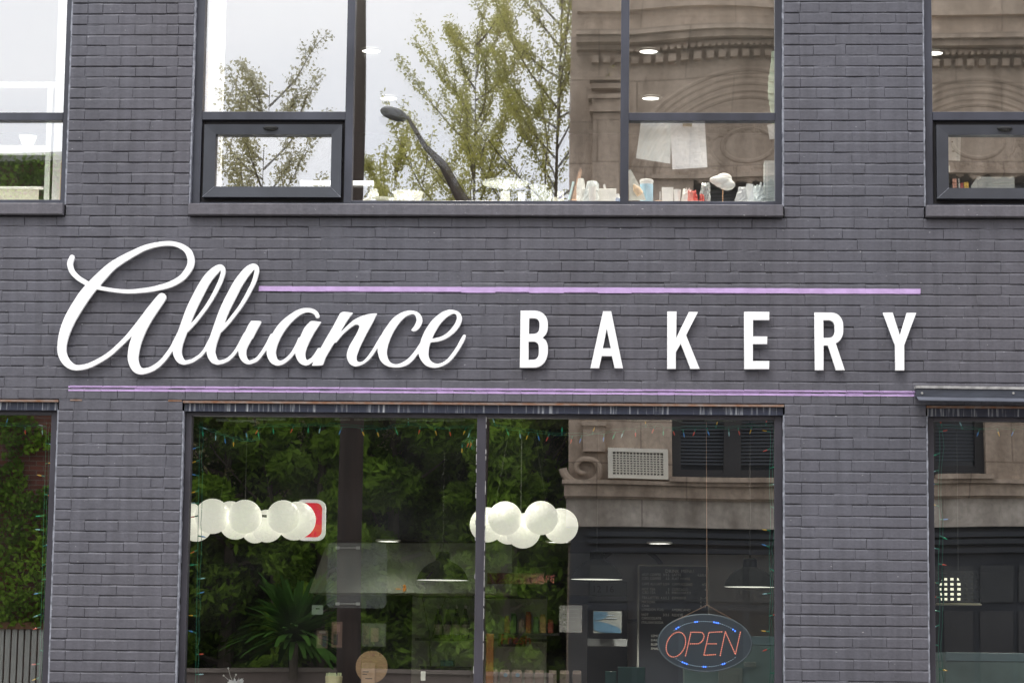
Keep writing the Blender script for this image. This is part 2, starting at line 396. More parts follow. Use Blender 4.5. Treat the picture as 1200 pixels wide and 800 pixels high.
# sills, lintels, rail ----------------------------------------------
for a, b in OPX:
    m = MB(); m.cbox(a+.008, b-.010, -.045, .13, zj[20]+.004, zj[19]+.006, .004)
    part('window_sill', m, PAINT2, bld)
    m = MB(); m.box(a+.004, b-.004, -.003, .10, LZ1-.0135, LZ1-.0015); part('lintel_edge', m, RUST, bld)
    m = MB(); m.box(a+.010, b-.010, .020, .10, LZ1-.0635, LZ1-.0150); part('window_head_strip', m, DRIP, bld)
    m = MB(); m.box(a+.001, b-.001, .12, WALL_Y1, LZ1-.0635, LZ1-.002); part('head_packing', m, DARKGAP, bld)
# rust seams showing at two places along the pier heads
m = MB(); m.box(PX(82, 471), PX(96, 471), -.0012, .006, LZ1-.006, LZ1+.003); m.box(PX(197, 471), PX(213, 471), -.0012, .006, LZ1-.006, LZ1+.003)
part('rust_seam', m, RUST, bld)
# long steel rail above the right hand shop window
x0 = PX(1072, 460); m = MB()
zt, zm, zb = PZ(1100, 455.5, -.06), PZ(1100, 464.5, -.07), PZ(1100, 468.5, -.07)
m.prism([(x0, zm), (5.9, zm-.03), (5.9, zt-.03), (x0, zt)], -.075, -.001)
rail = part('roller_rail', m, STEEL, bld)
m = MB(); m.prism([(x0-.003, zt+.0015), (5.9, zt-.0285), (5.9, zt-.012), (x0-.003, zt+.018)], -.082, -.001); part('lit_top_strip', m, RAILTOP, rail)  # pale strip: light on the rail's top put into the colour
m = MB(); m.add([(x0+.002, -.075, zm-.002), (5.9, -.075, zm-.032), (5.9, -.115, zm-.056), (x0+.012, -.115, zm-.026), (x0+.002, -.070, zm-.004), (5.9, -.070, zm-.034), (5.9, -.112, zm-.061), (x0+.012, -.112, zm-.031)],
      [(0,3,2,1),(4,5,6,7),(3,7,6,2),(0,4,7,3)])
part('lip', m, mat('rail_lip', (.085,.092,.115), .6, .2, 5), rail)
for px in (1080.5, 1187.5, 1290):
    m = MB(); q = P(px, 460.5, -.076); m.lathe((q.x, -.075, q.z-.0), [(.0001,-.006),(.006,-.006),(.008,0)], 10, axis='y'); part('bolt', m, BOLT, rail)

# windows -------------------------------------------------------------
FY0, FY1 = .05, .12
def rect(m, x0, x1, z0, z1, y0=FY0, y1=FY1, c=.002): m.cbox(x0, x1, y0, y1, z0, z1, c)
def pane(parent, x0, x1, z0, z1, seed, glass, amp=1.0, y=GL, tilt=0.0, inner=False):
    r = random.Random(seed); n, k = 24, 24
    ws = [(r.uniform(1.8, 4.2), r.uniform(1.4, 4), r.uniform(0, 6.3), r.uniform(.5, 1)*amp*.00011) for _ in range(5)]
    tx, tz = r.uniform(-.0012, .0012), r.uniform(-.0012, .0012)+tilt
    m = MB(); cx, cz = (x0+x1)/2, (z0+z1)/2
    for j in range(k+1):
        for i in range(n+1):
            x = x0+(x1-x0)*i/n; z = z0+(z1-z0)*j/k
            d = sum(a*sin(kx*x+kz*z+ph) for kx, kz, ph, a in ws)
            m.v.append((x, y+d+tx*(x-cx)+tz*(z-cz), z))
    m.f = [(j*(n+1)+i, j*(n+1)+i+1, (j+1)*(n+1)+i+1, (j+1)*(n+1)+i) for j in range(k) for i in range(n)]; m.mi = [0]*len(m.f)
    o = part('pane', m, glass, parent, smooth=True)
    if glass is GLASS_UP and not inner: pane(parent, x0, x1, z0, z1, seed+500, GLASS_IN, amp, y+.018, tilt+.0016, True)
    return o
def caulk(parent, a, b, z0, z1, top=True):
    r = random.Random(int(a*100)); n = 60
    for s, x in ((1, a), (-1, b)):
        m = MB()
        for i in range(n):
            w0 = .011+r.uniform(-.0015, .0015); za = z0+(z1-z0)*i/n; zb_ = z0+(z1-z0)*(i+1)/n
            xx = sorted((x+s*.0005, x+s*w0)); m.box(xx[0], xx[1], .008+r.uniform(-.001, .001), .06, za, zb_)
        part('caulk_bead', m, CAULK, parent)
dX = OPX[1][0]
ux = {'j0': PX(240.5, 10, FY0), 'm0': PX(407.3, 12, FY0), 'm1': PX(416.2, 12, FY0), 'n0': PX(727.3, 120, FY0), 'n1': PX(737, 120, FY0), 'j1': PX(908, 20, FY0)}
tz0, tz1 = PZ(310, 140.5, FY0), PZ(310, 131, FY0)
bz = PZ(560, 235.2, FY0)
for wi, (a, b) in enumerate(OPX):
    d = a-OPX[1][0]
    g = {k: v+d for k, v in ux.items()}
    m = MB(); B0 = zj[19]+.0065
    rect(m, a+.006, g['j0'], B0, UZ1-.004); rect(m, g['j1'], b-.006, B0, UZ1-.004)
    rect(m, g['j0'], g['m0'], B0, bz-.013); rect(m, g['m1'], g['n0'], B0, bz); rect(m, g['n1'], g['j1'], B0, bz)
    rect(m, g['j0'], g['m0'], UZ1-.06, UZ1-.004); rect(m, g['m1'], g['n0'], UZ1-.06, UZ1-.004); rect(m, g['n1'], g['j1'], UZ1-.06, UZ1-.004)
    w = part('window', m, FRAME, bld)
    caulk(w, a, b, B0, UZ1)
    m = MB(); rect(m, g['m0'], g['m1'], B0, UZ1-.004, FY0-.004); part('mullion', m, FRAME, w)
    m = MB(); rect(m, g['n0'], g['n1'], B0, UZ1-.004, FY0-.004); part('mullion', m, FRAME, w)
    m = MB(); rect(m, g['j0'], g['m0'], tz0, tz1, FY0-.002); part('transom', m, FRAME, w)
    m = MB(); rect(m, g['n1'], g['j1'], PZ(820, 141.5, FY0), PZ(820, 132.3, FY0), FY0-.002); part('transom', m, FRAME, w)
    # the vent sash that opens outward, proud of the frame
    s0, s1 = PX(238.5, 190, .03)+d, PX(400, 190, .03)+d; sz0, sz1 = PZ(320, 231, .03), PZ(320, 146, .03)
    fw_ = PX(252, 190, .03)+d-s0; c = .006
    m = MB(); y0, y1 = .028, .10
    O = [(s0, sz0), (s1, sz0), (s1, sz1), (s0, sz1)]; I = [(s0+fw_, sz0+fw_*.92), (s1-fw_*.9, sz0+fw_*.92), (s1-fw_*.9, sz1-fw_*.85), (s0+fw_, sz1-fw_*.85)]
    vs = [(x, y0, z) for x, z in O]+[(x, y0+.004, z) for x, z in I]+[(x, y1, z) for x, z in O]+[(x, y1, z) for x, z in I]
    for i in range(4):
        j = (i+1) % 4
        m.add([vs[i], vs[j], vs[4+j], vs[4+i], vs[8+i], vs[8+j], vs[12+j], vs[12+i]], [(0,1,2,3),(1,0,4,5),(3,2,6,7),(4,7,6,5)])
    sash = part('vent_sash', m, SASH, w)
    # pale mitre lines where the sash bars meet
    m = MB()
    for i in (0, 1): 
        p, q = Vector((O[i][0], y0-.0006, O[i][1])), Vector((I[i][0], y0+.003, I[i][1])); m.tube([p, q], .0014, 5)
    part('mitre', m, CAULK, w)
    m = MB()
    m.box(g['j0'], s0-.002, .075, .10, bz-.013, tz0); m.box(s1+.002, g['m0'], .075, .10, bz-.013, tz0); m.box(s0, s1, .075, .10, sz1+.001, tz0); m.box(g['j0']+.001, g['m0']-.001, .076, .101, bz-.0135, sz0+.02)
    part('weather_seal', m, DARKGAP, w)
    m = MB(); q = P(317, 149.5, .02); m.lathe((q.x+d, .029, q.z), [(.0001,-.02),(.03,-.018),(.045,-.008),(.048,0)], 18, axis='y')
    m.v = [(x, y, q.z+(z-q.z)*(.42 if z < q.z else .25)) for x, y, z in m.v]
    part('handle', m, BLACK, w, smooth=True)
    pane(w, g['j0'], g['m0'], tz1, UZ1-.06, 31+wi*7, GLASS_UP)
    pane(w, g['m1'], g['n0'], bz, UZ1-.06, 32+wi*7, GLASS_UP)
    pane(w, g['n1'], g['j1'], PZ(820, 132.3, FY0), UZ1-.06, 33+wi*7, GLASS_UP, 2.2)
    pane(w, g['n1'], g['j1'], bz, PZ(820, 141.5, FY0), 34+wi*7, GLASS_UP)
    pane(w, I[0][0], I[1][0], I[0][1], I[2][1], 35+wi*7, GLASS_UP, 1, .07, .021 if wi == 1 else 0)
    # shop window below --------------------------------------------------
    l = {'j0': PX(224.5, 490, FY0)+d, 'm0': PX(559.2, 495, FY0)+d, 'm1': PX(569.6, 495, FY0)+d, 'j1': PX(907.6, 500, FY0)+d}
    HT = LZ1-.0638; gt = PZ(560, 489.0, FY0)
    m = MB(); rect(m, a+.014, l['j0'], LZ0+.002, HT); rect(m, l['j1'], b-.014, LZ0+.002, HT)
    rect(m, l['j0'], l['m0'], gt, HT); rect(m, l['m1'], l['j1'], gt, HT)
    rect(m, l['j0'], l['m0'], LZ0+.002, LZ0+.07); rect(m, l['m1'], l['j1'], LZ0+.002, LZ0+.07)
    w = part('shop_window', m, FRAME_LOW, bld)
    caulk(w, a, b, LZ0, HT)
    m = MB(); rect(m, l['m0'], l['m1'], LZ0+.002, HT, FY0-.004); part('mullion', m, FRAME_LOW, w)
    m = MB(); rr = random.Random(3+wi)
    for s, x in ((1, l['m1']), (-1, l['m0'])):
        z = HT-.02
        while z > 1.2:
            h = rr.uniform(.01, .10) if s > 0 else rr.uniform(.01, .05)
            if rr.random() < (.6 if s > 0 else .35):
                xx = sorted((x-s*.001, x+s*.0035)); m.box(xx[0], xx[1], FY0-.0045, FY0+.002, z-h, z)
            z -= h+rr.uniform(.004, .03)
    part('worn_edge', m, RAILTOP, w)
    pane(w, l['j0'], l['m0'], LZ0+.07, gt, 51+wi*7, GLASS_LOW, .8)
    pane(w, l['m1'], l['j1'], LZ0+.07, gt, 52+wi*7, GLASS_LOW, .8)

# small things on the wall
m = MB()
for px, py in ((850, 357), (561, 357.5), (279, 356.5), (1140, 358.5), (1088, 358)):
    q = P(px, py, 0); m.lathe((q.x, -.001, q.z), [(.0001,-.001),(.004,-.001),(.0045,.002)], 8, axis='y')
part('anchor_hole', m, BLACK, bld)

# coping on the roof edge
m = MB(); m.cbox(BX0-.02, BX1+.02, -.06, .34, ZTOP+.002, ZTOP+.09, .006); part('coping', m, mat('stone_coping', (.3,.29,.28), .8, .2, 5), bld)

# rooms ------------------------------------------------------------------
SHOP_D, UP_D = 11.0, 10.0
FL2 = 3.60; UPC = 6.86
m = MB(); m.box(BX0, BX1, WALL_Y1+.002, SHOP_D, -.05, .12); part('shop_floor', m, FLOORM, bld)
m = MB(); m.box(BX0, BX1, WALL_Y1+.002, SHOP_D, 3.42, FL2); part('floor_slab', m, mat('slab', (.05,.05,.05), .8), bld)
m = MB(); m.box(BX0, BX1, SHOP_D+.002, SHOP_D+.2, -.05, ZTOP); part('back_wall', m, mat('back_wall', (.05,.052,.055), .8, .1, 2), bld)
for x in (BX0, BX1-.2):
    m = MB(); m.box(x, x+.2, WALL_Y1+.002, SHOP_D, .12, 3.42); m.box(x, x+.2, WALL_Y1+.002, SHOP_D, FL2, ZTOP); part('side_wall', m, INT_DARK, bld)
m = MB(); m.box(BX0+.2, BX1-.2, WALL_Y1+.002, SHOP_D, UPC, UPC+.15); part('ceiling', m, mat('upper_ceiling', (.62,.60,.57), .8), bld)
m = MB(); m.box(BX0+.2, BX1-.2, 9.6, 9.75, FL2, UPC); part('room_partition', m, INT_WALL, bld)
m = MB(); m.box(BX0, BX1, SHOP_D+.21, SHOP_D+.3, 0, ZTOP); m.box(BX0, BX1, WALL_Y1, SHOP_D+.2, ZTOP-.3, ZTOP-.1); part('roof', m, CEIL, bld)
SCRIPT = [
[193.4,282.6,187.4,283.2,181.2,284.2,174.6,285.6,169,287.2,164.4,288.9,159,291.3,150,295.5,142,299.5,132.2,305,128.8,307.3,125.4,309.8,121.8,312.8,117.2,316.9,110.4,323.3,104.4,329.2,103.8,329.6,103.2,329.5,100,327.6,93.4,323.4,90.4,320.6,87.8,317.6,86.9,316.2,86.2,314.5,85.6,312.2,85.2,309.8,85.7,307,87.2,302.2,87.3,301.4,87.1,300.6,86.8,299.8,86.2,299.2,85.6,298.8,84.8,298.6,84,298.5,83.2,298.7,82.4,299.2,81.8,299.8,80.2,303,79.2,305.2,78.7,307.2,78.4,308.8,78.6,310.8,79.3,313.8,80.1,316.4,81,318.6,82.2,320.5,83.8,322.5,86,324.8,89,327.5,92,329.7,95.2,331.6,99.3,333.8,99.6,334.2,99.3,334.8,93.8,341.3,91.9,343.8,83.9,356.2,78.1,366.2,74.9,372.8,72.1,379.8,70.1,386.2,68.5,392.8,67.4,400,67,406.2,67,409.4,67.2,412,67.6,414.4,68.2,416.7,69.2,419.4,70.3,421.8,71.6,424,73.1,426,74.7,427.8,76.5,429.4,78.6,430.9,80.7,432,83.8,433.2,86.8,433.8,90.2,433.9,94.8,433.5,99.2,432.7,103.4,431.5,107.2,430.1,111.8,427.9,118,424.5,122.6,421.8,126.4,419.3,130,416.7,133,414.2,137,410.5,145.9,402.2,153.2,394.9,154,394.3,154,395,152.4,399.6,151.4,403,150.2,409.2,149.7,413.4,149.4,417.6,149.5,420.2,149.8,422.6,150.7,425.8,151.9,429,153.3,431.6,154.7,433.6,156.5,435.4,158.6,436.9,160.8,437.9,163.2,438.5,165.2,438.7,167.4,438.5,169.8,438,173.2,437.1,176.3,436,179,434.9,181.2,433.7,183.6,432.2,188.2,428.6,192.6,424.2,195.9,420.2,201.4,412.4,202,411.7,202.2,411.8,202.3,412,202.8,415,203.8,418,205.2,420.8,206.7,423,208.2,424.6,210,425.8,212.2,426.7,214.6,427.2,217.2,427.1,220.8,426.3,224.8,425,227.8,423.6,233.8,419.6,235.6,418.2,237.6,416.2,241,412,241.6,411.5,241.8,411.8,242.4,415.4,243.6,418.8,245.4,422,246.4,423.3,247.4,424.3,248.6,425.2,249.8,425.9,251.2,426.5,253,427,254.4,427.2,255.6,427.2,258.6,426.7,261.8,425.8,264.6,424.7,266.8,423.6,269,422.1,271.3,420.2,273.2,418.3,275.8,415.2,278.6,411.5,279,411.2,279.2,411.6,279.7,415.6,280.4,418,281.6,420.4,283.3,422.8,285.5,424.8,288,426.3,290.2,426.8,292.6,426.7,295.2,426.1,298.2,425,300.6,423.9,302.4,422.6,304.7,420.2,308,415.9,311.4,411.2,312,410.5,312.2,410.5,312.3,410.8,312.4,414.2,312.9,417,313.9,419.8,315.1,422.2,316.6,424.2,318.3,425.8,320.4,427.1,322.6,428,325,428.3,327.6,428.1,330.6,427.2,333.2,425.9,336.4,423.6,339.8,420.7,342.4,418,345.2,414.4,345.8,414,346,414.3,346.4,416.8,346.9,418.6,347.6,420.3,348.5,422,349.8,423.8,351.2,425.3,352.6,426.4,354.2,427.3,355.8,427.8,357.2,428.1,358.8,428.2,360.2,427.9,361.4,427.5,362.6,426.8,366.8,423.9,366.9,424,366.9,424.4,365.6,427.6,365.5,428,365.6,428.2,366.4,428.4,372.8,428.3,376.4,428,377.8,427.6,378.6,427,381.1,420,382.1,417.8,384.5,413.6,391.8,401.6,392.2,401.4,393.4,401.4,394.1,401,398.8,395.1,401.3,392.2,404.6,389,408.6,385.6,411.8,383.1,415,381.1,416.6,380.4,418.2,380.2,419,380.3,419.7,380.6,421.1,382,421.1,382.6,420.3,385.2,419.4,387.4,417.6,391,414.3,396.8,410.2,403.6,409.1,405.8,408.1,408.2,407.1,411.2,406.2,415,406.2,416.8,406.3,418.6,406.9,420.8,407.6,422.7,408.7,424.6,409.7,426,411,427.2,412.4,428.1,413.8,428.7,415.6,429.1,417.2,429.2,418.8,429,421,428.5,423.2,427.6,425.4,426.6,427.6,425.3,431.3,422.4,434.8,418.8,437.4,415.4,441.6,409.1,442.2,408.4,442.4,408.6,442.4,410.8,442.6,412.4,443.6,417,444.5,419.8,445.8,422.4,447.4,424.4,450,426.8,452.8,428.4,455.2,429.4,457.4,429.9,459.8,430.3,462.4,430.5,465.8,430.5,468.4,430.3,470.6,429.9,472.8,429.3,475,428.6,476.6,427.8,478.4,426.8,480.2,425.5,482.6,423.4,485.4,420.4,489.6,415,490.2,414.5,490.4,414.5,490.5,414.8,491.1,417.2,491.7,419,493.2,421.8,495.6,425,497,426.4,498.6,427.8,500,428.7,501.6,429.4,503.4,430.1,505.2,430.5,507.4,430.8,509.2,430.9,512.4,430.6,514.8,430.1,517,429.4,519.2,428.5,522,427,524.3,425.6,526.2,424.2,529.5,421.2,533,417,537.8,410,542.8,401.6,544.1,399,545.2,396.6,546,393.6,546,393,545.6,392.6,544,391.9,543.6,391.9,542.8,392.6,541.1,395,534.9,406.2,533,409.1,529.4,414.2,526.1,418.4,524,420.7,522,422.4,519,424.3,516.2,425.4,513.8,426,511.6,426,509.2,425.4,506.8,424.2,504.8,422.5,503.4,420.5,502.5,418.2,502.2,416.6,502,414.8,502.2,410.6,503,405.9,504.4,401.4,505.2,401.1,511.4,400.4,515,399.6,519.2,398.3,523.2,396.4,526,394.7,528.2,393.1,532,390,535.4,386.4,537.4,383.8,538.6,382,539.7,379.8,540.8,376.8,541.4,374,541.4,371.8,540.7,369.6,539.3,367.2,537.8,365.6,535.8,364.3,533,363.4,529.4,362.8,526.6,362.7,524.2,363.2,520.2,364.6,517.7,365.8,514.2,368.2,510.1,371.4,507,374.4,505,376.7,503,379.4,499.9,384,497.5,388.2,495.6,392.2,493.5,397.4,492.3,401.6,486.8,409.9,483.9,413.8,481,417.1,479.2,419,477.4,420.6,475.4,422.1,473,423.6,469.8,425.3,467.6,426.1,465.4,426.6,463.6,426.7,461.4,426.3,459.6,425.6,458,424.7,456.8,423.6,455.7,422.2,454.7,420.2,454,418.2,453.5,415.8,453.3,413.8,453.3,412,453.6,409.4,454.2,406.6,455,403.2,457.3,396.6,459.5,391.8,462.7,386,465.5,381.6,469,377.1,471.9,374,474.7,371.6,477.4,369.9,480.6,368.6,482.6,368.1,484,368,485,368.4,486.4,369.3,486.8,370,487.7,372.8,488,374.2,488,375.4,487.7,376.6,486.6,379.6,484.9,382.6,482,386.2,481.9,386.6,481.9,386.8,483.6,388,484.4,388.2,485.2,388.2,486.4,388,487.6,387.5,488.8,386.8,489.8,386,491.8,383.7,493.4,381,494.6,378,495,375.4,494.7,372.8,493.8,370.2,492.4,368.2,490.2,366.3,487.8,364.9,485,364.1,480.8,363.7,478.8,363.8,477.2,364,472.8,365.2,469.4,366.6,465,369.2,461.6,371.8,459.6,373.7,457.2,376.5,450.4,386.2,448.5,389.2,446.6,392.7,445.8,393.4,445.4,394,436.1,409.8,432,415.8,429.1,419.4,426.7,422,424.7,423.4,422.6,424.1,421,424.1,419,423.4,418.6,423,418,421.6,417.7,420.2,417.7,418.8,418,416.8,418.8,414.2,420.8,408.8,424.4,401,430,390,437,377.4,441.4,368.2,441.7,367.6,441.6,367.2,440.8,367.1,435.6,367.4,432.6,367.8,429.8,368.4,426.8,369.2,424.2,370,418.8,372.4,413.4,375.4,412.7,376.4,410.2,378.4,407.7,380.6,399.4,388.7,399.3,388.4,399.8,387.4,402.1,383.2,405,378.4,408.2,373.4,410,371,413,367.2,413.3,366.6,413,366.4,412.2,366.2,406.2,365.4,403.4,365.2,402.2,365.3,401,365.6,399.8,366.1,399.1,366.6,398.2,367.6,397.3,369,389.5,383.6,382.6,395.2,375.8,407.4,375.4,407.8,374.2,407.5,373.4,407.6,372.3,408.2,367.8,415.2,365.5,418.2,364.4,419.2,362.2,420.7,360.6,421.6,359.8,421.8,359.2,421.4,358.4,420,357.9,418,357.6,416,357.7,414.2,358.1,411.8,359.4,407.4,362.4,400.6,367.3,391.2,368.9,388.6,375.7,378.4,376.3,377.4,376.2,377.2,375.6,377,368,376,365.4,376,364,376.4,362.4,377.5,361.4,378.8,360.2,379.8,357.8,382.5,356.6,384,355.5,386,351.9,394.2,351.5,394.6,350.2,395.4,349.5,396.2,346.5,402.8,344.2,407.3,341.9,411.2,339.3,414.8,337.7,416.6,335.7,418.4,333.6,420.1,331.6,421.4,330.2,422.1,329.2,422.4,328,422.4,326.8,422,325.6,421.2,324.4,419.4,323.8,417.6,323.3,415,323.1,412.8,323.3,410.8,323.8,408.2,324.6,405.4,325.9,401.8,327.5,398.2,329.4,394.4,331.6,390.6,333.7,387.4,336.1,384,338.5,381,341.1,378,345.6,373.6,350.6,369.7,352.7,368.4,354.6,367.4,356.4,366.7,358.2,366.2,360.2,365.9,362,366,364.4,366.4,366.2,367.1,367.3,367.8,368.3,368.6,370,371.8,370.6,372.3,371.2,372.6,372.2,372.8,373,372.6,373.8,372,374.3,371.2,374.5,370.4,374.3,369.4,373.3,367,372.4,365.6,371.5,364.6,370.2,363.6,369,362.8,367.4,362.1,365.6,361.5,363.6,361,359.8,360.7,355.4,361,353.2,361.4,351.2,362.1,348.8,363,346,364.4,339.4,368.4,334.1,372.4,329.3,376.8,326.6,379.7,324.2,382.7,322,386,319.5,390.2,319.2,390.4,317.6,391.1,316.6,392,313.1,399.2,309.1,406.4,305.4,412.2,301.7,417,300,418.8,297.9,420.2,294.6,421.6,293,422.1,292,422.2,291.2,421.8,290,420.2,289.3,418.6,288.7,416.6,288.4,414.8,288.4,412.8,288.6,410.6,288.9,409,290.4,405.6,294.3,398.6,295,397.4,296,396.8,296.3,396.4,300.4,388.2,306.1,377.6,305.8,376.5,305.4,376.2,304.6,376,299,375.7,294.6,375.8,294,376.2,291.8,379.1,290.1,382.2,287,388.9,285.8,390,285.4,390.6,278.4,403.8,275.9,408,274,411,271.8,413.8,270,415.8,268,417.6,266.2,419,264.4,420.1,262,421,259,421.8,256.8,422,255.8,421.6,255.1,421,254.5,420.2,253.3,417.2,252.3,413.6,252.1,412.2,252.2,411,252.8,407,254,402.2,258.6,389.6,259.9,388.6,264.1,384.4,269.9,378,277.7,368,283.2,360.6,288,353.2,292.5,345.6,298.1,334.8,299.6,331.6,300.7,328.8,302.3,323.6,303.5,318.8,303.7,316.4,303.3,313.8,302.9,312.6,302.2,311.4,301.4,310.5,300.4,309.8,299.2,309.2,298,308.9,296.8,308.8,295.4,308.9,292.8,309.8,290,311.3,287.5,313.2,285,315.5,281.6,319.4,277.9,324,274.7,328.6,271.7,333.4,262.9,350,259.4,357.4,256.8,363.4,254.7,369,245.6,395,239.9,406.2,238,409.4,235.6,412.4,233,415.1,231.6,416.2,226.2,419.7,224.2,420.6,221,421.5,218.2,422,217.2,422,216.6,421.8,216,421.4,215.3,420.6,214,418,212.9,414.2,212.7,412.4,212.7,411.2,213.3,407.2,214.5,402.2,219,389.8,219.2,389.4,220.4,388.6,224.9,384,230.6,377.7,239,367,244.2,359.8,249.4,351.8,254,343.8,259.1,333.8,260.5,330.6,261.9,327,263.4,322.4,264,319.4,264.1,316.8,263.7,314.4,263.2,313.2,262.6,312.3,261.8,311.4,260.8,310.7,259.8,310.2,258.6,309.9,256.4,309.9,254,310.6,251.2,312,248.4,313.9,245.4,316.4,242.4,319.2,239.9,322,237.5,325.2,234.8,329.2,230.8,335.9,223.5,349.8,220.8,355.4,218.2,361.2,216,366.8,208.7,387.6,200.2,404.4,198.5,407.4,196.2,410.8,193.2,414.8,190.5,418.2,188.5,420.4,186.4,422.5,184.2,424.4,181.8,426.2,177.6,428.7,175.4,429.7,173.2,430.5,171,431,169.2,431.3,167.8,431.3,166.6,430.9,165.6,430.4,164.7,429.6,163.9,428.4,163.3,427,162.7,424.6,162.2,422,162,420,162.1,418.2,163.3,410.4,165,403.4,167.4,396.2,171,388,174.5,381.2,178.3,374.6,183.8,366.2,190,357.2,193.8,351.3,194.4,350.2,194.7,349,194.7,347.8,194.4,346.6,193.8,345.5,193,344.6,192,343.9,190.8,343.5,189.6,343.3,188,343.6,186.5,344.4,184,346.9,181.4,349.8,171.6,361.8,163.1,373.2,157.6,380.3,150.6,389,146.9,393.4,142.6,397.9,138.3,402.2,132.8,407.3,128.6,410.9,123.8,414.5,118.6,417.8,110,422.4,104,425.1,99.2,426.6,94.2,427.4,92.2,427.6,90.4,427.5,89,427.2,87.6,426.7,86,425.8,84.4,424.6,83,423.3,81.7,421.8,80.6,420.2,79.5,418.2,78.7,416.2,78.1,414.2,77.5,410.6,77.6,406.4,78.3,401.8,79.7,396.2,81.5,391,84.2,384.4,87.3,378,90.5,372.2,96,363.2,103.8,351.4,109.3,344,113,339.4,113.4,339.2,113.8,339.2,123.8,341,136,342.7,143.2,343.5,149,343.9,155.6,343.8,162.6,343.4,171.8,342.6,178.6,341.6,189.8,339.4,195.8,338,200.6,336.5,205,334.6,210.4,331.7,215.2,328.4,217,326.8,218.8,325,222.3,320.6,224.7,317,226.5,313.4,227.5,310.2,228,307,227.9,303.4,227.1,299.8,225.6,295.8,224.7,294,223.8,292.7,221.8,290.6,218.1,288,214.6,286.1,210.6,284.6,206.6,283.5,202,282.7,198.2,282.4],
[194.8,288,188.2,288.5,181.6,289.9,174.4,291.9,171.2,293.1,168.4,294.3,163.8,296.7,156.2,301,145.8,307.3,138,312.6,135.3,314.8,132.6,317.3,129.2,320.8,121.8,329.1,117.5,334,117.1,334.8,117.6,335.1,119.2,335.5,127.4,337.1,135.4,338.2,142.2,338.8,150.4,339.1,154.4,339,159,338.6,172.4,336.9,177.4,336,182.2,334.9,191.6,332.4,195.4,331.1,198.8,329.7,202.8,327.8,206.2,325.9,209.1,324,211.2,322.2,213.6,319.4,216.6,315,218.4,311.6,219.4,308.8,219.7,306.4,219.5,303.6,218.7,300.6,217.5,297.6,216.3,295.6,214,293.4,211.4,291.6,208.2,290,205.2,288.9,201.8,288.2,198.8,288],
[297.6,316.1,296.6,317,294.5,319.4,289.6,325.6,285.9,331.2,282.1,337.6,272.3,356.8,268.1,365.6,266,370.4,263.2,377.5,262.9,378.6,263,378.8,263.4,378.5,265.9,376,268.1,373.4,277.7,361,281.7,355,286.2,347.2,292.9,334.2,295.3,328.6,296.8,323.8,298,318.8,298.2,316.8,298,316.2],
[258.2,317.1,257.6,317.5,256.6,318.6,251.4,324.4,249.2,327,246.6,330.8,243.3,336.4,233,356.4,228.8,365.2,226.7,370,223.8,377.2,223.4,378.6,223.6,378.7,223.8,378.6,226.2,376.2,228.5,373.6,237.8,361.5,241.8,355.6,246.2,348.2,249,343,252.6,335.6,255.9,328.4,257.5,323.8,258.5,320,258.7,318,258.6,317.4,258.4,317.2],
[531,367.6,529,368.3,527.2,369.2,523.8,371.5,521.2,373.7,519.2,375.6,515.6,379.8,513,383.6,509.5,389.6,507.9,392.8,506.4,396.2,506.4,396.7,506.8,396.8,510.2,396,514.6,394.9,516.8,394.2,519,393.2,521.1,392,523.8,390,526.4,387.6,528.4,385.5,530.8,382.4,532.7,379.6,533.9,377.2,535,374.4,535.4,372.2,535.2,370.8,534.6,368.8,532.8,367.6,532,367.5],
]
# ================================================================ sign letters
def outline_mesh(name, loops, y_front, depth, matl, bevel=.0015):
    """loops of world (x, z); filled, extruded to the given depth, slightly bevelled"""
    cu = bpy.data.curves.new(name, 'CURVE'); cu.dimensions = '2D'; cu.fill_mode = 'BOTH'
    cu.extrude = depth/2-bevel; cu.bevel_depth = bevel; cu.bevel_resolution = 0; cu.offset = -bevel
    for lp in loops:
        sp = cu.splines.new('POLY'); sp.points.add(len(lp)-1); sp.use_cyclic_u = True
        for p, (x, z) in zip(sp.points, lp): p.co = (x, z, 0, 1)
    o = bpy.data.objects.new(name, cu); C.objects.link(o)
    me = bpy.data.meshes.new_from_object(o.evaluated_get(bpy.context.evaluated_depsgraph_get()))
    bpy.data.objects.remove(o); bpy.data.curves.remove(cu)
    yc = y_front+depth/2
    n = len(me.vertices); co = np.empty(n*3); me.vertices.foreach_get('co', co); co = co.reshape(-1, 3)
    w = np.stack([co[:, 0], yc-co[:, 2], co[:, 1]], 1)
    off = np.array([(w[:, 0].min()+w[:, 0].max())/2, yc, w[:, 2].min()]); w -= off
    me.vertices.foreach_set('co', w.ravel()); me.materials.clear(); me.materials.append(matl); me.update(); me.name = name
    return me, Vector(off)
LY = -.042
def sign_obj(name, pxloops, label, group=None):
    loops = [[((lambda q: (q.x, q.z))(P(x, y, LY))) for x, y in lp] for lp in pxloops]
    me, off = outline_mesh(name, loops, LY, .022, LETTER)
    o = bpy.data.objects.new(name, me); C.objects.link(o); o.location = off
    return tag(o, label, 'sign letter' if group else 'sign', group), loops
def pins(o, pts):
    m = MB()
    for px, py in pts:
        q = P(px, py, -.01); m.tube([(q.x, -.021, q.z), (q.x, .001, q.z)], .003, 6)
    part('mounting_pin', m, BOLT, o)
o, _ = sign_obj('script_sign', [list(zip(l[0::2], l[1::2])) for l in SCRIPT], 'long white cut-out sign reading Alliance in joined handwriting on the grey brick wall')
pins(o, [(75, 395), (197, 285), (157, 415), (208, 410), (248, 410), (318, 410), (412, 415), (448, 410), (498, 410), (536, 368)])
def LTR(x0, y0, *polys): return [[(x0+a/9.411, y0+b/9.411) for a, b in pl] for pl in polys]
GRP = 'separate white capital letters of the bakery sign'
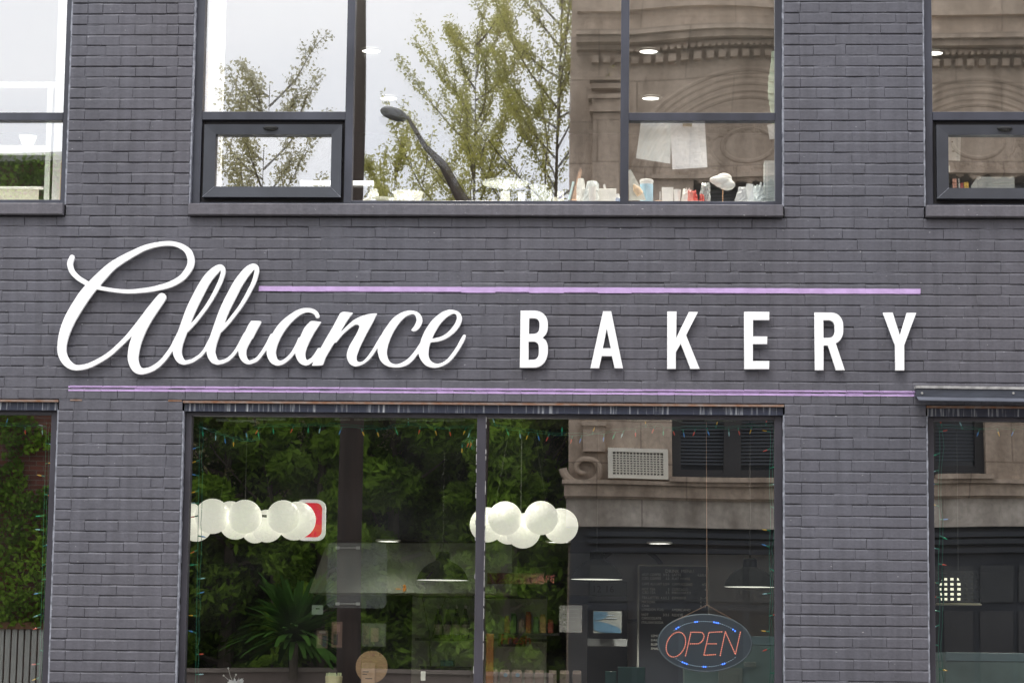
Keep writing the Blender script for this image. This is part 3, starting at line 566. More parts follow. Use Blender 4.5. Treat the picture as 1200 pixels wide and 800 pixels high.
BK = [
 ('B', LTR(595,355,[(142,83),(300,83),(325,86),(350,93),(378,106),(400,123),(420,147),(434,176),(441,205),(443,240),(443,262),(440,295),(432,322),(417,350),(400,368),(383,382),(402,394),(420,411),(433,438),(441,470),(443,505),(442,545),(437,580),(427,612),(413,642),(394,667),(370,688),(340,704),(310,711),(290,712),(132,712)],
   [(238,168),(298,168),(318,173),(334,185),(344,203),(349,225),(349,268),(345,298),(336,316),(321,330),(302,338),(285,340),(232,340)],
   [(230,425),(290,425),(310,430),(327,443),(338,463),(342,487),(342,550),(338,578),(328,600),(312,616),(292,624),(275,625),(228,625)])),
 ('A', LTR(680,355,[(252,90),(340,90),(472,718),(378,718),(348,585),(238,585),(208,718),(110,718)],[(292,285),(337,498),(247,498)])),
 ('K', LTR(765,355,[(160,93),(262,93),(258,385),(398,97),(498,97),(368,353),(518,725),(414,725),(308,450),(255,540),(255,725),(157,725)])),
 ('E', LTR(850,355,[(207,95),(485,97),(485,188),(307,188),(305,367),(463,368),(462,453),(305,453),(303,638),(485,638),(484,728),(207,728)])),
 ('R', LTR(935,355,[(183,103),(370,105),(400,109),(428,119),(455,137),(476,162),(491,190),(499,220),(502,260),(502,315),(498,345),(488,375),(470,404),(447,428),(420,443),(520,740),(418,740),(330,468),(285,468),(284,740),(186,740)],
   [(282,190),(345,190),(365,194),(384,206),(396,222),(403,243),(405,275),(405,310),(401,338),(390,360),(372,376),(350,383),(283,383)])),
 ('Y', LTR(1010,355,[(232,105),(340,105),(420,357),(495,108),(600,108),(468,465),(470,742),(367,742),(365,465)])),
]
PINS = {'B': [(614,375),(613,420)], 'A': [(712,372),(700,423),(723,423)], 'K': [(787,370),(787,425),(812,368)], 'E': [(877,368),(877,428)], 'R': [(959,372),(959,426)], 'Y': [(1040,370),(1054,425)]}
WHERE = {'B': 'first letter, just right of the handwriting', 'A': 'between the B and the K', 'K': 'between the A and the E', 'E': 'between the K and the R', 'R': 'between the E and the Y', 'Y': 'the last one'}
for ch, pl in BK:
    o, _ = sign_obj('sign_letter', pl, 'white flat capital letter %s of the bakery sign, %s' % (ch, WHERE[ch]), GRP)
    pins(o, PINS[ch])
# ================================================================ things inside, behind the glass
def text_part(name, s, x, y, z, size, matl, parent, align='LEFT', ext=.0006, rot=0.0, font_scale_x=1.0):
    cu = bpy.data.curves.new(name, 'FONT'); cu.body = s; cu.size = size; cu.extrude = ext; cu.align_x = align; cu.resolution_u = 2
    o = bpy.data.objects.new(name, cu); C.objects.link(o)
    me = bpy.data.meshes.new_from_object(o.evaluated_get(bpy.context.evaluated_depsgraph_get()))
    bpy.data.objects.remove(o); bpy.data.curves.remove(cu)
    n = len(me.vertices); co = np.empty(n*3); me.vertices.foreach_get('co', co); co = co.reshape(-1, 3)
    cx, sx = cos(rot), sin(rot); a, b = co[:, 0]*font_scale_x, co[:, 1]
    w = np.stack([x+a*cx-b*sx, y-co[:, 2], z+a*sx+b*cx], 1)-np.array(root_of(parent))
    me.vertices.foreach_set('co', w.ravel()); me.materials.clear(); me.materials.append(matl); me.update(); me.name = name
    o = bpy.data.objects.new(name, me); C.objects.link(o); o.parent = parent; return o

def lamp_light(x, y, z, watts, spot=True, parent=None, r=.06, blend=.6, angle=130, col=(1,.93,.82)):
    l = bpy.data.lights.new('lamp_light', 'SPOT' if spot else 'POINT'); l.energy = watts; l.color = col; l.shadow_soft_size = r
    if spot: l.spot_size = radians(angle); l.spot_blend = blend
    o = bpy.data.objects.new('lamp_light', l); C.objects.link(o)
    if parent: o.parent = parent; o.location = Vector((x, y, z))-root_of(parent)
    else: o.location = (x, y, z)
    return o
GLOBE = mat('lit_opal_globe', (.85,.84,.78), .35, emit=(1.0,.955,.82), estr=.75)
CORD = mat('black_cord', (.015,.015,.015), .6)
WIRE = mat('thin_steel_wire', (.12,.12,.11), .4, metal=.6)
# --- clusters of globe lamps
def globe_cluster(name_label, spots, ceil=3.41):
    pts = [(P(px, py, Y), r) for px, py, Y, r in spots]
    cx = sum(p.x for p, _ in pts)/len(pts); cz = max(p.z for p, _ in pts)
    t = thing('globe_chandelier', (cx, 2.5, cz), name_label, 'lamp', 'globe lamp clusters behind the shop window')
    for p, r in pts:
        m = MB(); m.ball((0, 0, 0), r, 32); m.v = [(x+p.x, y+p.y, z+p.z) for x, y, z in m.v]; g = part('globe', m, GLOBE, t, smooth=True)
        hub = Vector((cx, 2.5, cz-.0)); d = p-hub
        m = MB(); m.tube([hub, p-d.normalized()*r*.96], .006, 6); part('arm', m, WIRE, t)
    m = MB(); m.ball((cx, 2.5, cz), .035, 12); part('hub', m, WIRE, t, smooth=True)
    m = MB(); m.tube([(cx, 2.5, cz), (cx, 2.5, ceil)], .004, 6); m.tube([(cx-.2, 2.5, cz), (cx-.05, 2.5, ceil)], .0015, 4); m.tube([(cx+.2, 2.5, cz), (cx+.05, 2.5, ceil)], .0015, 4); part('hanging_wire', m, WIRE, t)
globe_cluster('long cluster of lit white globes low in the left half of the middle shop window',
  [(249,604.5,2.30,.125),(287,605,2.28,.120),(332,605,2.28,.117),(219,608,2.5,.125),(230,615,2.62,.118),(276,613,2.64,.116),(299,620,2.72,.10),(313,616,2.60,.118),(345,612,2.66,.128),(348.5,609,2.5,.132),(270,606,2.9,.12)])
globe_cluster('short cluster of lit white globes just right of the window mullion',
  [(592,607,2.30,.120),(634,606.5,2.30,.120),(571,614.5,2.62,.126),(596,619,2.75,.114),(613,621.5,2.55,.126),(657,615.8,2.62,.126)])
# --- pendants
def pendant(px, py, label, Y=3.6, first=None, ceil=3.41):
    q = P(px, py, Y)                                     # centre of the rim
    t = thing('pendant_lamp', (q.x, q.y, q.z), label, 'lamp', 'black dome pendants over the counter')
    r = .197; prof = [(r, 0), (r*.97, .018), (r*.90, .05), (r*.74, .093), (r*.52, .125), (r*.34, .140), (r*.27, .150), (r*.26, .205), (r*.21, .215), (.001, .217)]
    m = MB(); m.lathe((q.x, q.y, q.z), prof, 40); part('lamp_shade', m, mat('black_enamel', (.008,.009,.008), .85, spec=.1), t, smooth=True)
    m = MB(); m.lathe((q.x, q.y, q.z), [(r*.995, .001), (r*.95, .004), (.001, .006)], 40); part('lit_opening', m, mat('lit_shade_inside', (.6,.6,.55), .6, emit=(1,.98,.86), estr=1.1), t)
    m = MB(); m.tube([(q.x, q.y, q.z+.215), (q.x, q.y, ceil)], .005, 6); part('cord', m, CORD, t)
    lamp_light(q.x, q.y, q.z-.01, 60, True, t, .08, .5, 160)
pendant(518.5, 679.5, 'black dome pendant lamp left of the window mullion')
pendant(699.3, 678.6, 'black dome pendant lamp between the globe cluster and the menu board')
pendant(879, 687.5, 'black dome pendant lamp above the open sign, nearest the right jamb')
# --- recessed ceiling lights
LIT = mat('ceiling_light_disc', (1,1,1), .5, emit=(1,.97,.88), estr=3.2)
RING = mat('ceiling_light_ring', (.75,.75,.72), .5)
def downlight(px, py, zc, label, group, r=.082, watts=45):
    d = rt*((px-600)/FPX)+up*((400-py)/FPX)+fw; tt = (zc-CAM.z)/d.z; q = CAM+d*tt
    t = thing('ceiling_light', (q.x, q.y, zc-.02), label, 'ceiling light', group)
    m = MB(); m.lathe((q.x, q.y, zc-.02), [(r, .018), (r+.012, .016), (r+.014, .006), (r, 0), (r-.004, .004)], 28); part('trim_ring', m, RING, t, smooth=True)
    m = MB(); m.lathe((q.x, q.y, zc-.02), [(r-.003, .003), (.0005, .002)], 28); part('lit_disc', m, LIT, t)
    lamp_light(q.x, q.y, zc-.03, watts, True, t)
    return q
G = 'recessed lights in the upstairs ceiling'
downlight(435, 58, UPC, 'upper recessed ceiling light beside the mirrored pole', G)
downlight(455.5, 113.5, UPC, 'lower recessed ceiling light just above the mirrored street lamp', G)
downlight(760, 58.5, UPC, 'upper recessed ceiling light in the right upper pane', G)
downlight(762.5, 113.5, UPC, 'lower recessed ceiling light in the right upper pane, above the hanging papers', G)
downlight(1094, 60.5, UPC, 'recessed ceiling light at the left edge of the far right upper window', G)
# rows continuing the visible lights, added out of view to brighten the ledges
for yy in (.95, 2.7):
    for xx in (-6.1, -3.68, -1.24, 1.2, 3.68):
        t = thing('ceiling_light', (xx, yy, UPC-.02), 'one of the added upstairs ceiling lights nearer the street, out of view from the pavement', 'ceiling light', 'added upstairs ceiling lights out of view')
        m = MB(); m.lathe((xx, yy, UPC-.02), [(.082, .018), (.094, .016), (.096, .006), (.082, 0), (.078, .004)], 20); part('trim_ring', m, RING, t, smooth=True)
        m = MB(); m.lathe((xx, yy, UPC-.02), [(.079, .003), (.0005, .002)], 20); part('lit_disc', m, LIT, t)
        lamp_light(xx, yy, UPC-.03, 750 if yy < 1 else 150, True, t)
# lowered ceiling at the back of the shop with its own lights
BZ = 2.5
m = MB(); m.box(BX0+.3, BX1-.3, 5.0, SHOP_D-.1, BZ, 3.415); part('lowered_ceiling', m, INT_DARK, bld)
for px, py, lab in ((455, 631.5, 'thin recessed ceiling light left of the mullion, above the pale extractor hood'), (773, 634, 'thin recessed ceiling light above the menu board'), (654, 632.5, 'added ceiling light mostly hidden behind the rightmost globe')):  # the last light is added behind a globe to brighten the back wall
    downlight(px, py, BZ, lab, 'recessed lights in the shop ceiling', .09, 18 if px < 500 else (60 if px < 700 else 240))
for i, (xx, yy) in enumerate(((-4.6, 3.1), (-1.9, 3.1), (.6, 3.1), (3.4, 3.1), (-4.6, 2.0), (-1.2, 2.0), (2.6, 2.0))):  # lights added above the visible area to brighten the shop
    t = thing('ceiling_light', (xx, yy, 3.39), 'one of the added shop ceiling lights, unseen above the top of the glass', 'ceiling light', 'added shop ceiling lights out of view')
    m = MB(); m.lathe((xx, yy, 3.39), [(.082, .028), (.094, .016), (.096, .006), (.082, 0), (.078, .004)], 20); part('trim_ring', m, RING, t, smooth=True)
    m = MB(); m.lathe((xx, yy, 3.39), [(.079, .003), (.0005, .002)], 20); part('lit_disc', m, LIT, t)
    lamp_light(xx, yy, 3.38, 60, True, t, .07, .7, 150)
# --- extractor hood and the panels behind it
def fbx(m, px0, px1, py0, py1, Y, depth, mi=0):
    a = P((px0+px1)/2, py0, Y); b = P((px0+px1)/2, py1, Y); x0, x1 = PX(px0, (py0+py1)/2, Y), PX(px1, (py0+py1)/2, Y)
    m.cbox(x0, x1, Y, Y+depth, b.z, a.z, .003, mi); return m
m = MB(); Y = 5.2
A_, B_, C_, D_ = P(383, 636, Y), P(600, 636, Y), P(600, 695, Y), P(362, 694, Y)
m.prism([(D_.x, D_.z), (C_.x, C_.z), (B_.x, B_.z), (A_.x, A_.z)], Y, Y+.9)
HOOD = mat('pale_hood_metal', (.27,.30,.26), .6)
hood = single('extractor_hood', m, HOOD, 'wide pale grey extractor hood behind the pendant left of the mullion', 'hood')
m = MB(); q = P(474, 689, Y); m.ball((q.x, Y-.004, q.z+.02), .012, 8); m.obox((q.x, Y-.004, q.z-.008), (.013,0,.006), (0,.003,0), (0,0,.016)); m.obox((q.x-.05, Y-.004, q.z-.005), (.02,0,0), (0,.003,0), (0,0,.004)); part('orange_sticker', m, mat('orange', (.75,.28,.05), .5), hood)
# clear hanging panel with metal clips
m = MB(); Y = .62; a, b, c_, d_ = PX(383.5, 670, Y), PX(453, 670, Y), PZ(418, 712, Y), PZ(418, 635.5, Y); R = .03; poly = []
for (cx, cz, s) in ((a+R, c_+R, pi), (b-R, c_+R, 1.5*pi), (b-R, d_-R, 0), (a+R, d_-R, .5*pi)):
    for i in range(6): poly.append((cx+R*cos(s+i*pi/10), cz+R*sin(s+i*pi/10)))
m.prism(poly, Y, Y+.006)
ACR = bpy.data.materials.new('smoky_acrylic'); ACR.use_nodes = True; n_ = ACR.node_tree; n_.nodes.clear(); o_ = n_.nodes.new('ShaderNodeOutputMaterial'); a1 = n_.nodes.new('ShaderNodeBsdfTransparent'); a2 = n_.nodes.new('ShaderNodeBsdfDiffuse'); a2.inputs[0].default_value = (.34,.35,.36,1); a3 = n_.nodes.new('ShaderNodeMixShader'); a3.inputs[0].default_value = .16
n_.links.new(a1.outputs[0], a3.inputs[1]); n_.links.new(a2.outputs[0], a3.inputs[2]); n_.links.new(a3.outputs[0], o_.inputs[0])
acp = single('acrylic_panel', m, ACR, 'hanging smoky clear panel with rounded corners in front of the mirrored pole', 'panel')
for py in (641.5, 707):
    m = MB(); m.tube([P(394, py, Y-.012), P(420, py, Y-.012)], .0035, 6)
    for px in (395.5, 419.5): q = P(px, py, Y-.012); m.box(q.x-.012, q.x+.012, Y-.02, Y-.001, q.z-.009, q.z+.009)
    part('clip_bar', m, BOLT, acp)
# --- back counter area left of the mullion: wall panel, shelves, bottles, hanging equipment
m = MB(); Y = 6.4; fbx(m, 482, 640, 697, 860, Y, .1); WP = mat('grey_green_wall_panel', (.42,.47,.41), .7, .12, 2)
part('wall_panel', m, WP, bld)
shelf_mat = mat('dark_shelf', (.02,.02,.022), .5)
for py, x0, x1, lab in ((697, 488, 640, 'upper dark shelf on the pale wall panel behind the counter'), (747.5, 486, 640, 'lower dark shelf carrying a row of labelled bottles')):
    m = MB(); fbx(m, x0, x1, py, py+3.2, 6.1, .28); sh = single('wall_shelf', m, shelf_mat, lab, 'shelf', 'dark wall shelves behind the counter')
BOT = mat('dark_syrup_bottle', (.02,.022,.018), .15); LAB = mat('bottle_label', (.55,.53,.46), .6, .3, 60)
CAPM = mat('bottle_cap', (.5,.5,.5), .4)
bwords = ('second nearest the mullion', 'third from the mullion', 'leftmost of the row', 'nearest the mullion')
for i, px in enumerate((534.5, 524, 513, 545)):
    q = P(px, 747.2, 6.2); t = thing('syrup_bottle', tuple(q), 'dark syrup bottle with pale label on the lower shelf, %s' % bwords[i], 'bottle', 'labelled syrup bottles')
    m = MB(); m.lathe(q, [(.001,0),(.032,0),(.034,.01),(.034,.15),(.026,.185),(.013,.21),(.012,.25),(.001,.251)], 18); part('glass_body', m, BOT, t, smooth=True)
    m = MB(); m.lathe(q, [(.0345,.03),(.0347,.031),(.0347,.115),(.0345,.116)], 18); part('paper_label', m, LAB, t, smooth=True)
    m = MB(); m.lathe(q, [(.014,.25),(.014,.275),(.006,.28),(.005,.30),(.001,.301)], 12); part('pump_cap', m, CAPM, t, smooth=True)
q = P(517, 799, 5.8)
m = MB(); fbx(m, 492, 552, 780.5, 830, 5.8, .4); em = single('coffee_machine', m, mat('black_machine', (.02,.02,.02), .3), 'black coffee machine top below the bottle shelf', 'coffee machine')
m = MB(); fbx(m, 493, 498.5, 786, 797, 5.79, .006); part('lit_panel', m, mat('lit_panel', (.5,.5,.45), .5, emit=(1,1,.9), estr=.35), em)
m = MB(); fbx(m, 516, 531, 773, 780, 5.85, .2); single('teal_box', m, mat('teal_card', (.03,.10,.11), .6), 'small teal box on top of the black coffee machine', 'box')
for k, (xa, xb) in enumerate(((503, 500), (524, 506))):
    pass
m = MB(); m.tube([P(473, 695, 5.6), P(430, 701.5, 5.6), P(383, 697, 5.6)], .004, 6); m.tube([P(473, 695, 5.6), P(495, 700, 5.9), P(503, 740, 5.9), P(504, 780, 5.9)], .004, 6); m.tube([P(522, 700, 5.9), P(513, 725, 5.9), P(505, 750, 5.9), P(505, 780, 5.9)], .003, 6)
single('power_cable', m, CORD, 'thin dark cables looping down from the pale hood', 'cable')
# --- posters, notes and a round board
def card(name, px0, px1, py0, py1, Y, col, label, cat='poster', tilt=0, marks=None, thick=.003):
    m = MB(); c = P((px0+px1)/2, (py0+py1)/2, Y); w = abs(PX(px1, (py0+py1)/2, Y)-PX(px0, (py0+py1)/2, Y))/2; h = abs(PZ((px0+px1)/2, py0, Y)-PZ((px0+px1)/2, py1, Y))/2
    ax = Vector((cos(tilt), 0, sin(tilt))); az = Vector((-sin(tilt), 0, cos(tilt)))
    m.obox(c, ax*w, (0, thick, 0), az*h); o = single(name, m, mat(name+'_%d_%d' % (px0, py0), col, .7, .06, 12), label, cat)
    for mk in (marks or []):
        u0, u1, v0, v1, cc = mk; mm = MB(); cc_ = c+ax*((u0+u1)-1)*w+az*((v0+v1)-1)*h+Vector((0, -thick-.0012, 0)); mm.obox(cc_, ax*abs(u1-u0)*w, (0, .001, 0), az*abs(v1-v0)*h)
        part('printed_mark', mm, mat('ink_%02d%02d%02d' % tuple(int(k*99) for k in cc), cc, .7), o)
    return o
D = (.03,.03,.03)
card('price_note', 365.5, 378.5, 708.5, 719.5, .8, (.30,.36,.28), 'small pale green note hanging left of the smoky panel', 'note', 0, [(.35,.7,.55,.68,D)])
card('photo_print', 371, 384, 738, 759, 5.0, (.16,.12,.10), 'small framed photo low on the dark wall, leftmost of three', 'picture', 0, [(.1,.45,.2,.8,(.30,.22,.18)),(.55,.9,.1,.7,(.08,.1,.12)),(.2,.8,.82,.95,(.3,.28,.25))])
card('photo_print', 388.5, 401, 728, 758, 5.0, (.19,.12,.10), 'narrow reddish framed photo beside the mirrored pole', 'picture', 0, [(.15,.8,.6,.9,(.30,.18,.15)),(.2,.6,.1,.5,(.06,.05,.06))])
card('photo_print', 424, 452, 730, 757, 5.0, (.10,.115,.10), 'wide dim framed photo right of the mirrored pole', 'picture', 0, [(.05,.3,.1,.9,(.13,.12,.10)),(.38,.7,.2,.8,(.24,.2,.16)),(.75,.95,.1,.7,(.12,.16,.1))])
m = MB(); q = P(435.5, 781, .30); m.lathe((q.x, .30, q.z), [(.0001,0),(.098,0),(.1,.004),(.098,.008),(.0001,.008)], 48, axis='y'); wb = single('round_board', m, mat('round_wood', (.34,.20,.10), .6, .15, 30, stretch=(1,1,6)), 'round light wood disc standing low in the left pane', 'board')
m = MB(); fbx(m, 423.5, 439.5, 776, 802, .285, .008); part('kraft_card', m, mat('kraft_card', (.42,.26,.15), .8, .1, 30), wb)
m = MB(); 
for a_, b_, c_, d_ in ((425,432,786,787.2),(425,430,789,790),(428,436,794,795)): fbx(m, a_, b_, c_, d_, .2835, .001)
part('handwriting', m, BLACK, wb)
# --- red and white sign half hidden by the globes
Y = 2.75
def rr_poly(px0, px1, py0, py1, Y, R, n=7):
    a, b, c_, d_ = PX(px0, (py0+py1)/2, Y), PX(px1, (py0+py1)/2, Y), PZ((px0+px1)/2, py1, Y), PZ((px0+px1)/2, py0, Y); pl = []
    for (cx, cz, s) in ((a+R, c_+R, pi), (b-R, c_+R, 1.5*pi), (b-R, d_-R, 0), (a+R, d_-R, .5*pi)):
        for i in range(n): pl.append((cx+R*cos(s+i*pi/2/(n-1)), cz+R*sin(s+i*pi/2/(n-1))))
    return pl
m = MB(); m.prism(rr_poly(346, 381, 585, 633, Y, .06), Y, Y+.05)
rs_ = single('red_and_white_sign', m, mat('sign_white_lit', (.85,.85,.85), .4, emit=(1,1,1), estr=.35), 'red light sign with rounded white border at the right end of the left globe cluster', 'sign')
m = MB(); m.prism(rr_poly(350, 377.2, 589, 629, Y-.004, .045), Y-.004, Y-.0005); part('red_face', m, mat('sign_red_lit', (.60,.008,.03), .35, emit=(1,.015,.07), estr=.42), rs_)
# --- right half: orange post, bags, glowing words, papers
m = MB(); fbx(m, 569, 577.5, 742, 880, 1.2, .06); single('orange_post', m, mat('orange_wood', (.42,.15,.035), .5, .15, 8), 'orange wooden post standing just right of the window mullion', 'post')
bagn = ('first from the orange post', 'second from the orange post, with a blue seal', 'third from the orange post', 'fourth from the orange post', 'fifth from the orange post', 'sixth from the orange post', 'seventh from the orange post', 'last of the row, before the teal boxes')
for i, (a_, b_) in enumerate(((575,583),(586,597),(600,611),(615,624),(627,637),(643,652),(656,667),(671,681))):
    Y = 1.5; q = P((a_+b_)/2, 806, Y); w = (PX(b_, 790, Y)-PX(a_, 790, Y))/2; h = PZ(620, 784.5, Y)-q.z
    t = thing('coffee_bag', tuple(q), 'kraft coffee bag on the low shelf, %s' % bagn[i], 'bag', 'row of kraft coffee bags')
    m = MB(); m.box(q.x-w, q.x+w, Y-.03, Y+.03, q.z, q.z+h*.8); m.add([(q.x-w,Y-.03,q.z+h*.8),(q.x+w,Y-.03,q.z+h*.8),(q.x+w*.95,Y+.004,q.z+h),(q.x-w*.95,Y+.004,q.z+h),(q.x-w,Y+.03,q.z+h*.8),(q.x+w,Y+.03,q.z+h*.8)], [(0,1,2,3),(5,4,3,2),(1,5,2),(4,0,3)])
    part('paper_bag', m, mat('kraft_bag', (.36,.27,.22), .8, .08, 20), t)
    if i in (1, 2): m = MB(); m.lathe((q.x+w*.2, Y-.0335, q.z+h*.72), [(.0001,0),(.014,0),(.014,.003)], 12, axis='y'); part('round_seal', m, mat('blue_seal', (.20,.42,.58), .5), t)
m = MB(); q = P(628, 806, 1.5); m.box(PX(571,806,1.5), PX(700,806,1.5), 1.42, 1.62, q.z-.03, q.z-.001); single('low_shelf', m, shelf_mat, 'low dark shelf under the row of kraft coffee bags', 'shelf')
REDL = mat('red_glow_letters', (.22,.02,.015), .5, emit=(1,.06,.03), estr=.03)
t = thing('red_letter_sign', tuple(P(600, 682, 5.0)), 'dim red lettering board behind the right globe cluster', 'sign')
m = MB(); fbx(m, 571, 637, 671, 684, 5.0, .03); part('board', m, mat('dull_red_board', (.07,.015,.015), .6), t)
q = P(574, 681.5, 4.985); text_part('red_lettering', 'BAKERY CAFE', q.x, 4.985, q.z, .085, mat('dull_red_paint', (.10,.012,.008), .7), t)
t = thing('red_neon_sign', tuple(P(598, 755, 6.0)), 'small dim red neon word low behind the right pane', 'sign')
m = MB(); fbx(m, 584, 616, 742, 757, 6.0, .02); part('backing', m, mat('neon_back', (.02,.01,.01), .5), t); q = P(586, 754, 5.98); text_part('neon_word', 'Fresh', q.x, 5.98, q.z, .12, REDL, t)
card('menu_sheet', 655.5, 682, 709, 740.5, 5.2, (.075,.075,.075), 'plain pale sheet on the dark wall under the right globe cluster', 'sheet', 0, [(.15,.85,.85,.87,(.15,.15,.15)),(.15,.8,.7,.715,(.15,.15,.15)),(.15,.85,.55,.565,(.15,.15,.15)),(.15,.7,.4,.415,(.15,.15,.15))])
o = card('wave_poster', 695, 728.5, 715.5, 741.5, 5.2, (.055,.06,.058), 'white poster with blue wave shapes below the middle pendant', 'poster')
for (cx, cy, rx, rz, a0) in ((698, 719, .10, .05, 0), (708, 735, .15, .045, .2)):
    m = MB(); q = P(cx, cy, 5.19); pl = [(q.x+rx*cos(t_)*cos(a0)-rz*sin(t_)*sin(a0), q.z-rx*cos(t_)*sin(a0)+rz*sin(t_)*cos(a0)) for t_ in [2*pi*i/20 for i in range(20)]]
    lo, hi = PX(695.5,728,5.19), PX(728,728,5.19); zl, zh = PZ(710,741,5.19), PZ(710,716,5.19)
    pl = [(min(max(x, lo), hi), min(max(z, zl), zh)) for x, z in pl]; m.prism(pl, 5.192, 5.196); part('blue_wave', m, mat('wave_blue', (.012,.04,.07), .5), o)
m = MB()
for k, py in enumerate((720, 724)): fbx(m, 706, 720+k*3, py, py+.9, 5.191, .003)
part('printed_line', m, mat('ink2', (.1,.12,.15), .6), o)
# clock and pale wall piece
t = thing('round_wall_ring', tuple(P(737, 690, 7.0)), 'large faint round ring on the pale wall left of the menu board', 'wall decoration')
m = MB(); q = P(738, 684, 7.0); m.tube([(q.x+.33*cos(a_), 6.99, q.z+.33*sin(a_)) for a_ in [2*pi*i/40 for i in range(41)]], .02, 8); part('ring', m, mat('ring_grey', (.15,.15,.16), .5), t, smooth=True)
m = MB(); fbx(m, 665, 960, 637, 860, 7.2, .1); part('pale_wall_section', m, mat('pale_section', (.55,.56,.58), .8, .15, 1.2), bld)
NUM = mat('number_ink', (.02,.02,.02), .6); t = thing('number_sign', tuple(P(705, 694, 6.9)), 'small dark plate with the numbers 12 and 16 under the middle pendant', 'sign')
m = MB(); fbx(m, 690, 735, 681, 697, 6.92, .02); part('plate', m, mat('plate_dark', (.20,.21,.22), .6), t)
q = P(693.5, 693.5, 6.9); text_part('number', '12', q.x, 6.9, q.z, .085, NUM, t); q = P(708.5, 693.5, 6.9); text_part('number', '16', q.x, 6.9, q.z, .085, NUM, t)
m = MB(); fbx(m, 664, 735, 697.5, 707, 6.6, .35); fbx(m, 688, 735, 707.2, 880, 6.62, .4); part('wall_cabinet', m, mat('navy_cabinet', (.016,.022,.036), .5), bld)
m = MB(); fbx(m, 688, 735, 748, 757, 5.3, .3); single('steel_shelf', m, mat('brushed_steel', (.11,.115,.12), .4), 'steel shelf below the wave poster', 'shelf')
for i, (a_, b_, py, lb) in enumerate(((709, 722, 786, 'teal box at the lower edge, left of the two'), (724, 756, 781, 'larger teal box at the lower edge, below the menu board'))):
    m = MB(); fbx(m, a_, b_, py, 830, 2.2, .15); single('teal_box', m, mat('teal_card2', (.05,.12,.12), .6, .1, 6), lb, 'box')
m = MB(); fbx(m, 590, 655, 741.5, 744, 5.6, .25); single('goods_shelf', m, shelf_mat, 'dim shelf of small packets behind the right globe cluster', 'shelf')
for i, (px, w_, h_, c) in enumerate(((594,6,17,(.30,.16,.04)),(602,6,20,(.08,.20,.05)),(611,7,14,(.35,.30,.22)),(619,6,22,(.32,.12,.03)),(628,6,16,(.10,.22,.06)),(636,7,19,(.34,.24,.08)),(645,6,13,(.25,.05,.03)))):
    m = MB(); fbx(m, px-w_/2, px+w_/2, 741.2-h_, 741.2, 5.65, .1); q = P(px, 741.2-h_, 5.7); m.tube([(q.x, 5.7, q.z), (q.x, 5.7, q.z+.02)], .02, 10)
    single('shelf_packet', m, mat('packet%d' % i, c, .5, .15, 30), ('short orange', 'tall green', 'short cream', 'tallest rust coloured', 'middle green', 'ochre', 'smallest dark red')[i]+' packet on the dim goods shelf', 'packet', 'packets on the dim goods shelf')
# --- menu board
Y = 6.0; t = thing('menu_board', tuple(P(790, 870, Y)), 'dark blue drinks menu board with pale lettering behind the open sign', 'menu board')
a_, b_, c_, d_ = PX(749, 730, Y), PX(829.5, 730, Y), PZ(790, 870, Y), PZ(790, 663, Y)
m = MB(); m.box(a_, b_, Y, Y+.02, c_, d_); part('board', m, mat('menu_navy', (.012,.017,.030), .5), t)
m = MB(); e = .017; m.cbox(a_-e, a_, Y-.012, Y+.02, c_, d_+e); m.cbox(b_, b_+e, Y-.012, Y+.02, c_, d_+e); m.cbox(a_, b_, Y-.012, Y+.02, d_, d_+e); part('frame', m, mat('menu_frame', (.45,.46,.44), .5), t)
CH = mat('menu_lettering', (.85,.86,.85), .7)
mid = (a_+b_)/2; text_part('heading', 'DRINK MENU', mid+.05, Y-.001, d_-.055, .040, CH, t, 'CENTER')
rows = [('HOT COFFEE', '3/3.5', 'LATTE', '4.5/5.5'), ('ICED COFFEE', '3.5', 'FLAT WHITE', ''), ('CAFE AU LAIT', '3.5/4', 'CAPPUCCINO', '4/5'), ('HOT TEA', '3', 'CORTADO', '4'), ('ICED TEA', '3.5', 'MACCHIATO', ''), ('TEA LATTES', '4.5/5.5', 'ESPRESSO', '3 - 4'), ('MATCHA', '', '', '4 - 5'), ('CHAI', '', '', '4 - 5'), ('LONDON FOG', '', 'AMERICANO', ''), ('HOT', '3/3.5', 'REDEYE', ''), ('CHOCOLATE', '', '', ''), ('ITALIAN SODA', '', '', '')]
pyr = (674.5, 679, 685.5, 691.5, 695.5, 701.5, 706.5, 711, 715.5, 721.5, 725.5, 730.5)
for (s1, s2, s3, s4), py in zip(rows, pyr):
    z = PZ(790, py, Y)
    for s, x, al in ((s1, a_+.02, 'LEFT'), (s2, a_+.255, 'RIGHT'), (s3, a_+.275, 'LEFT'), (s4, b_-.015, 'RIGHT')):
        if s: text_part('menu_item', s, x, Y-.001, z, .030, CH, t, al, .0004, 0, .92)
for s, py in (('LEMONADE', 746), ('DAILY', 751), ('BLEND', 756), ('SMALL', 761)): text_part('menu_item', s, a_+.10, Y-.001, PZ(790, py, Y), .028, CH, t)
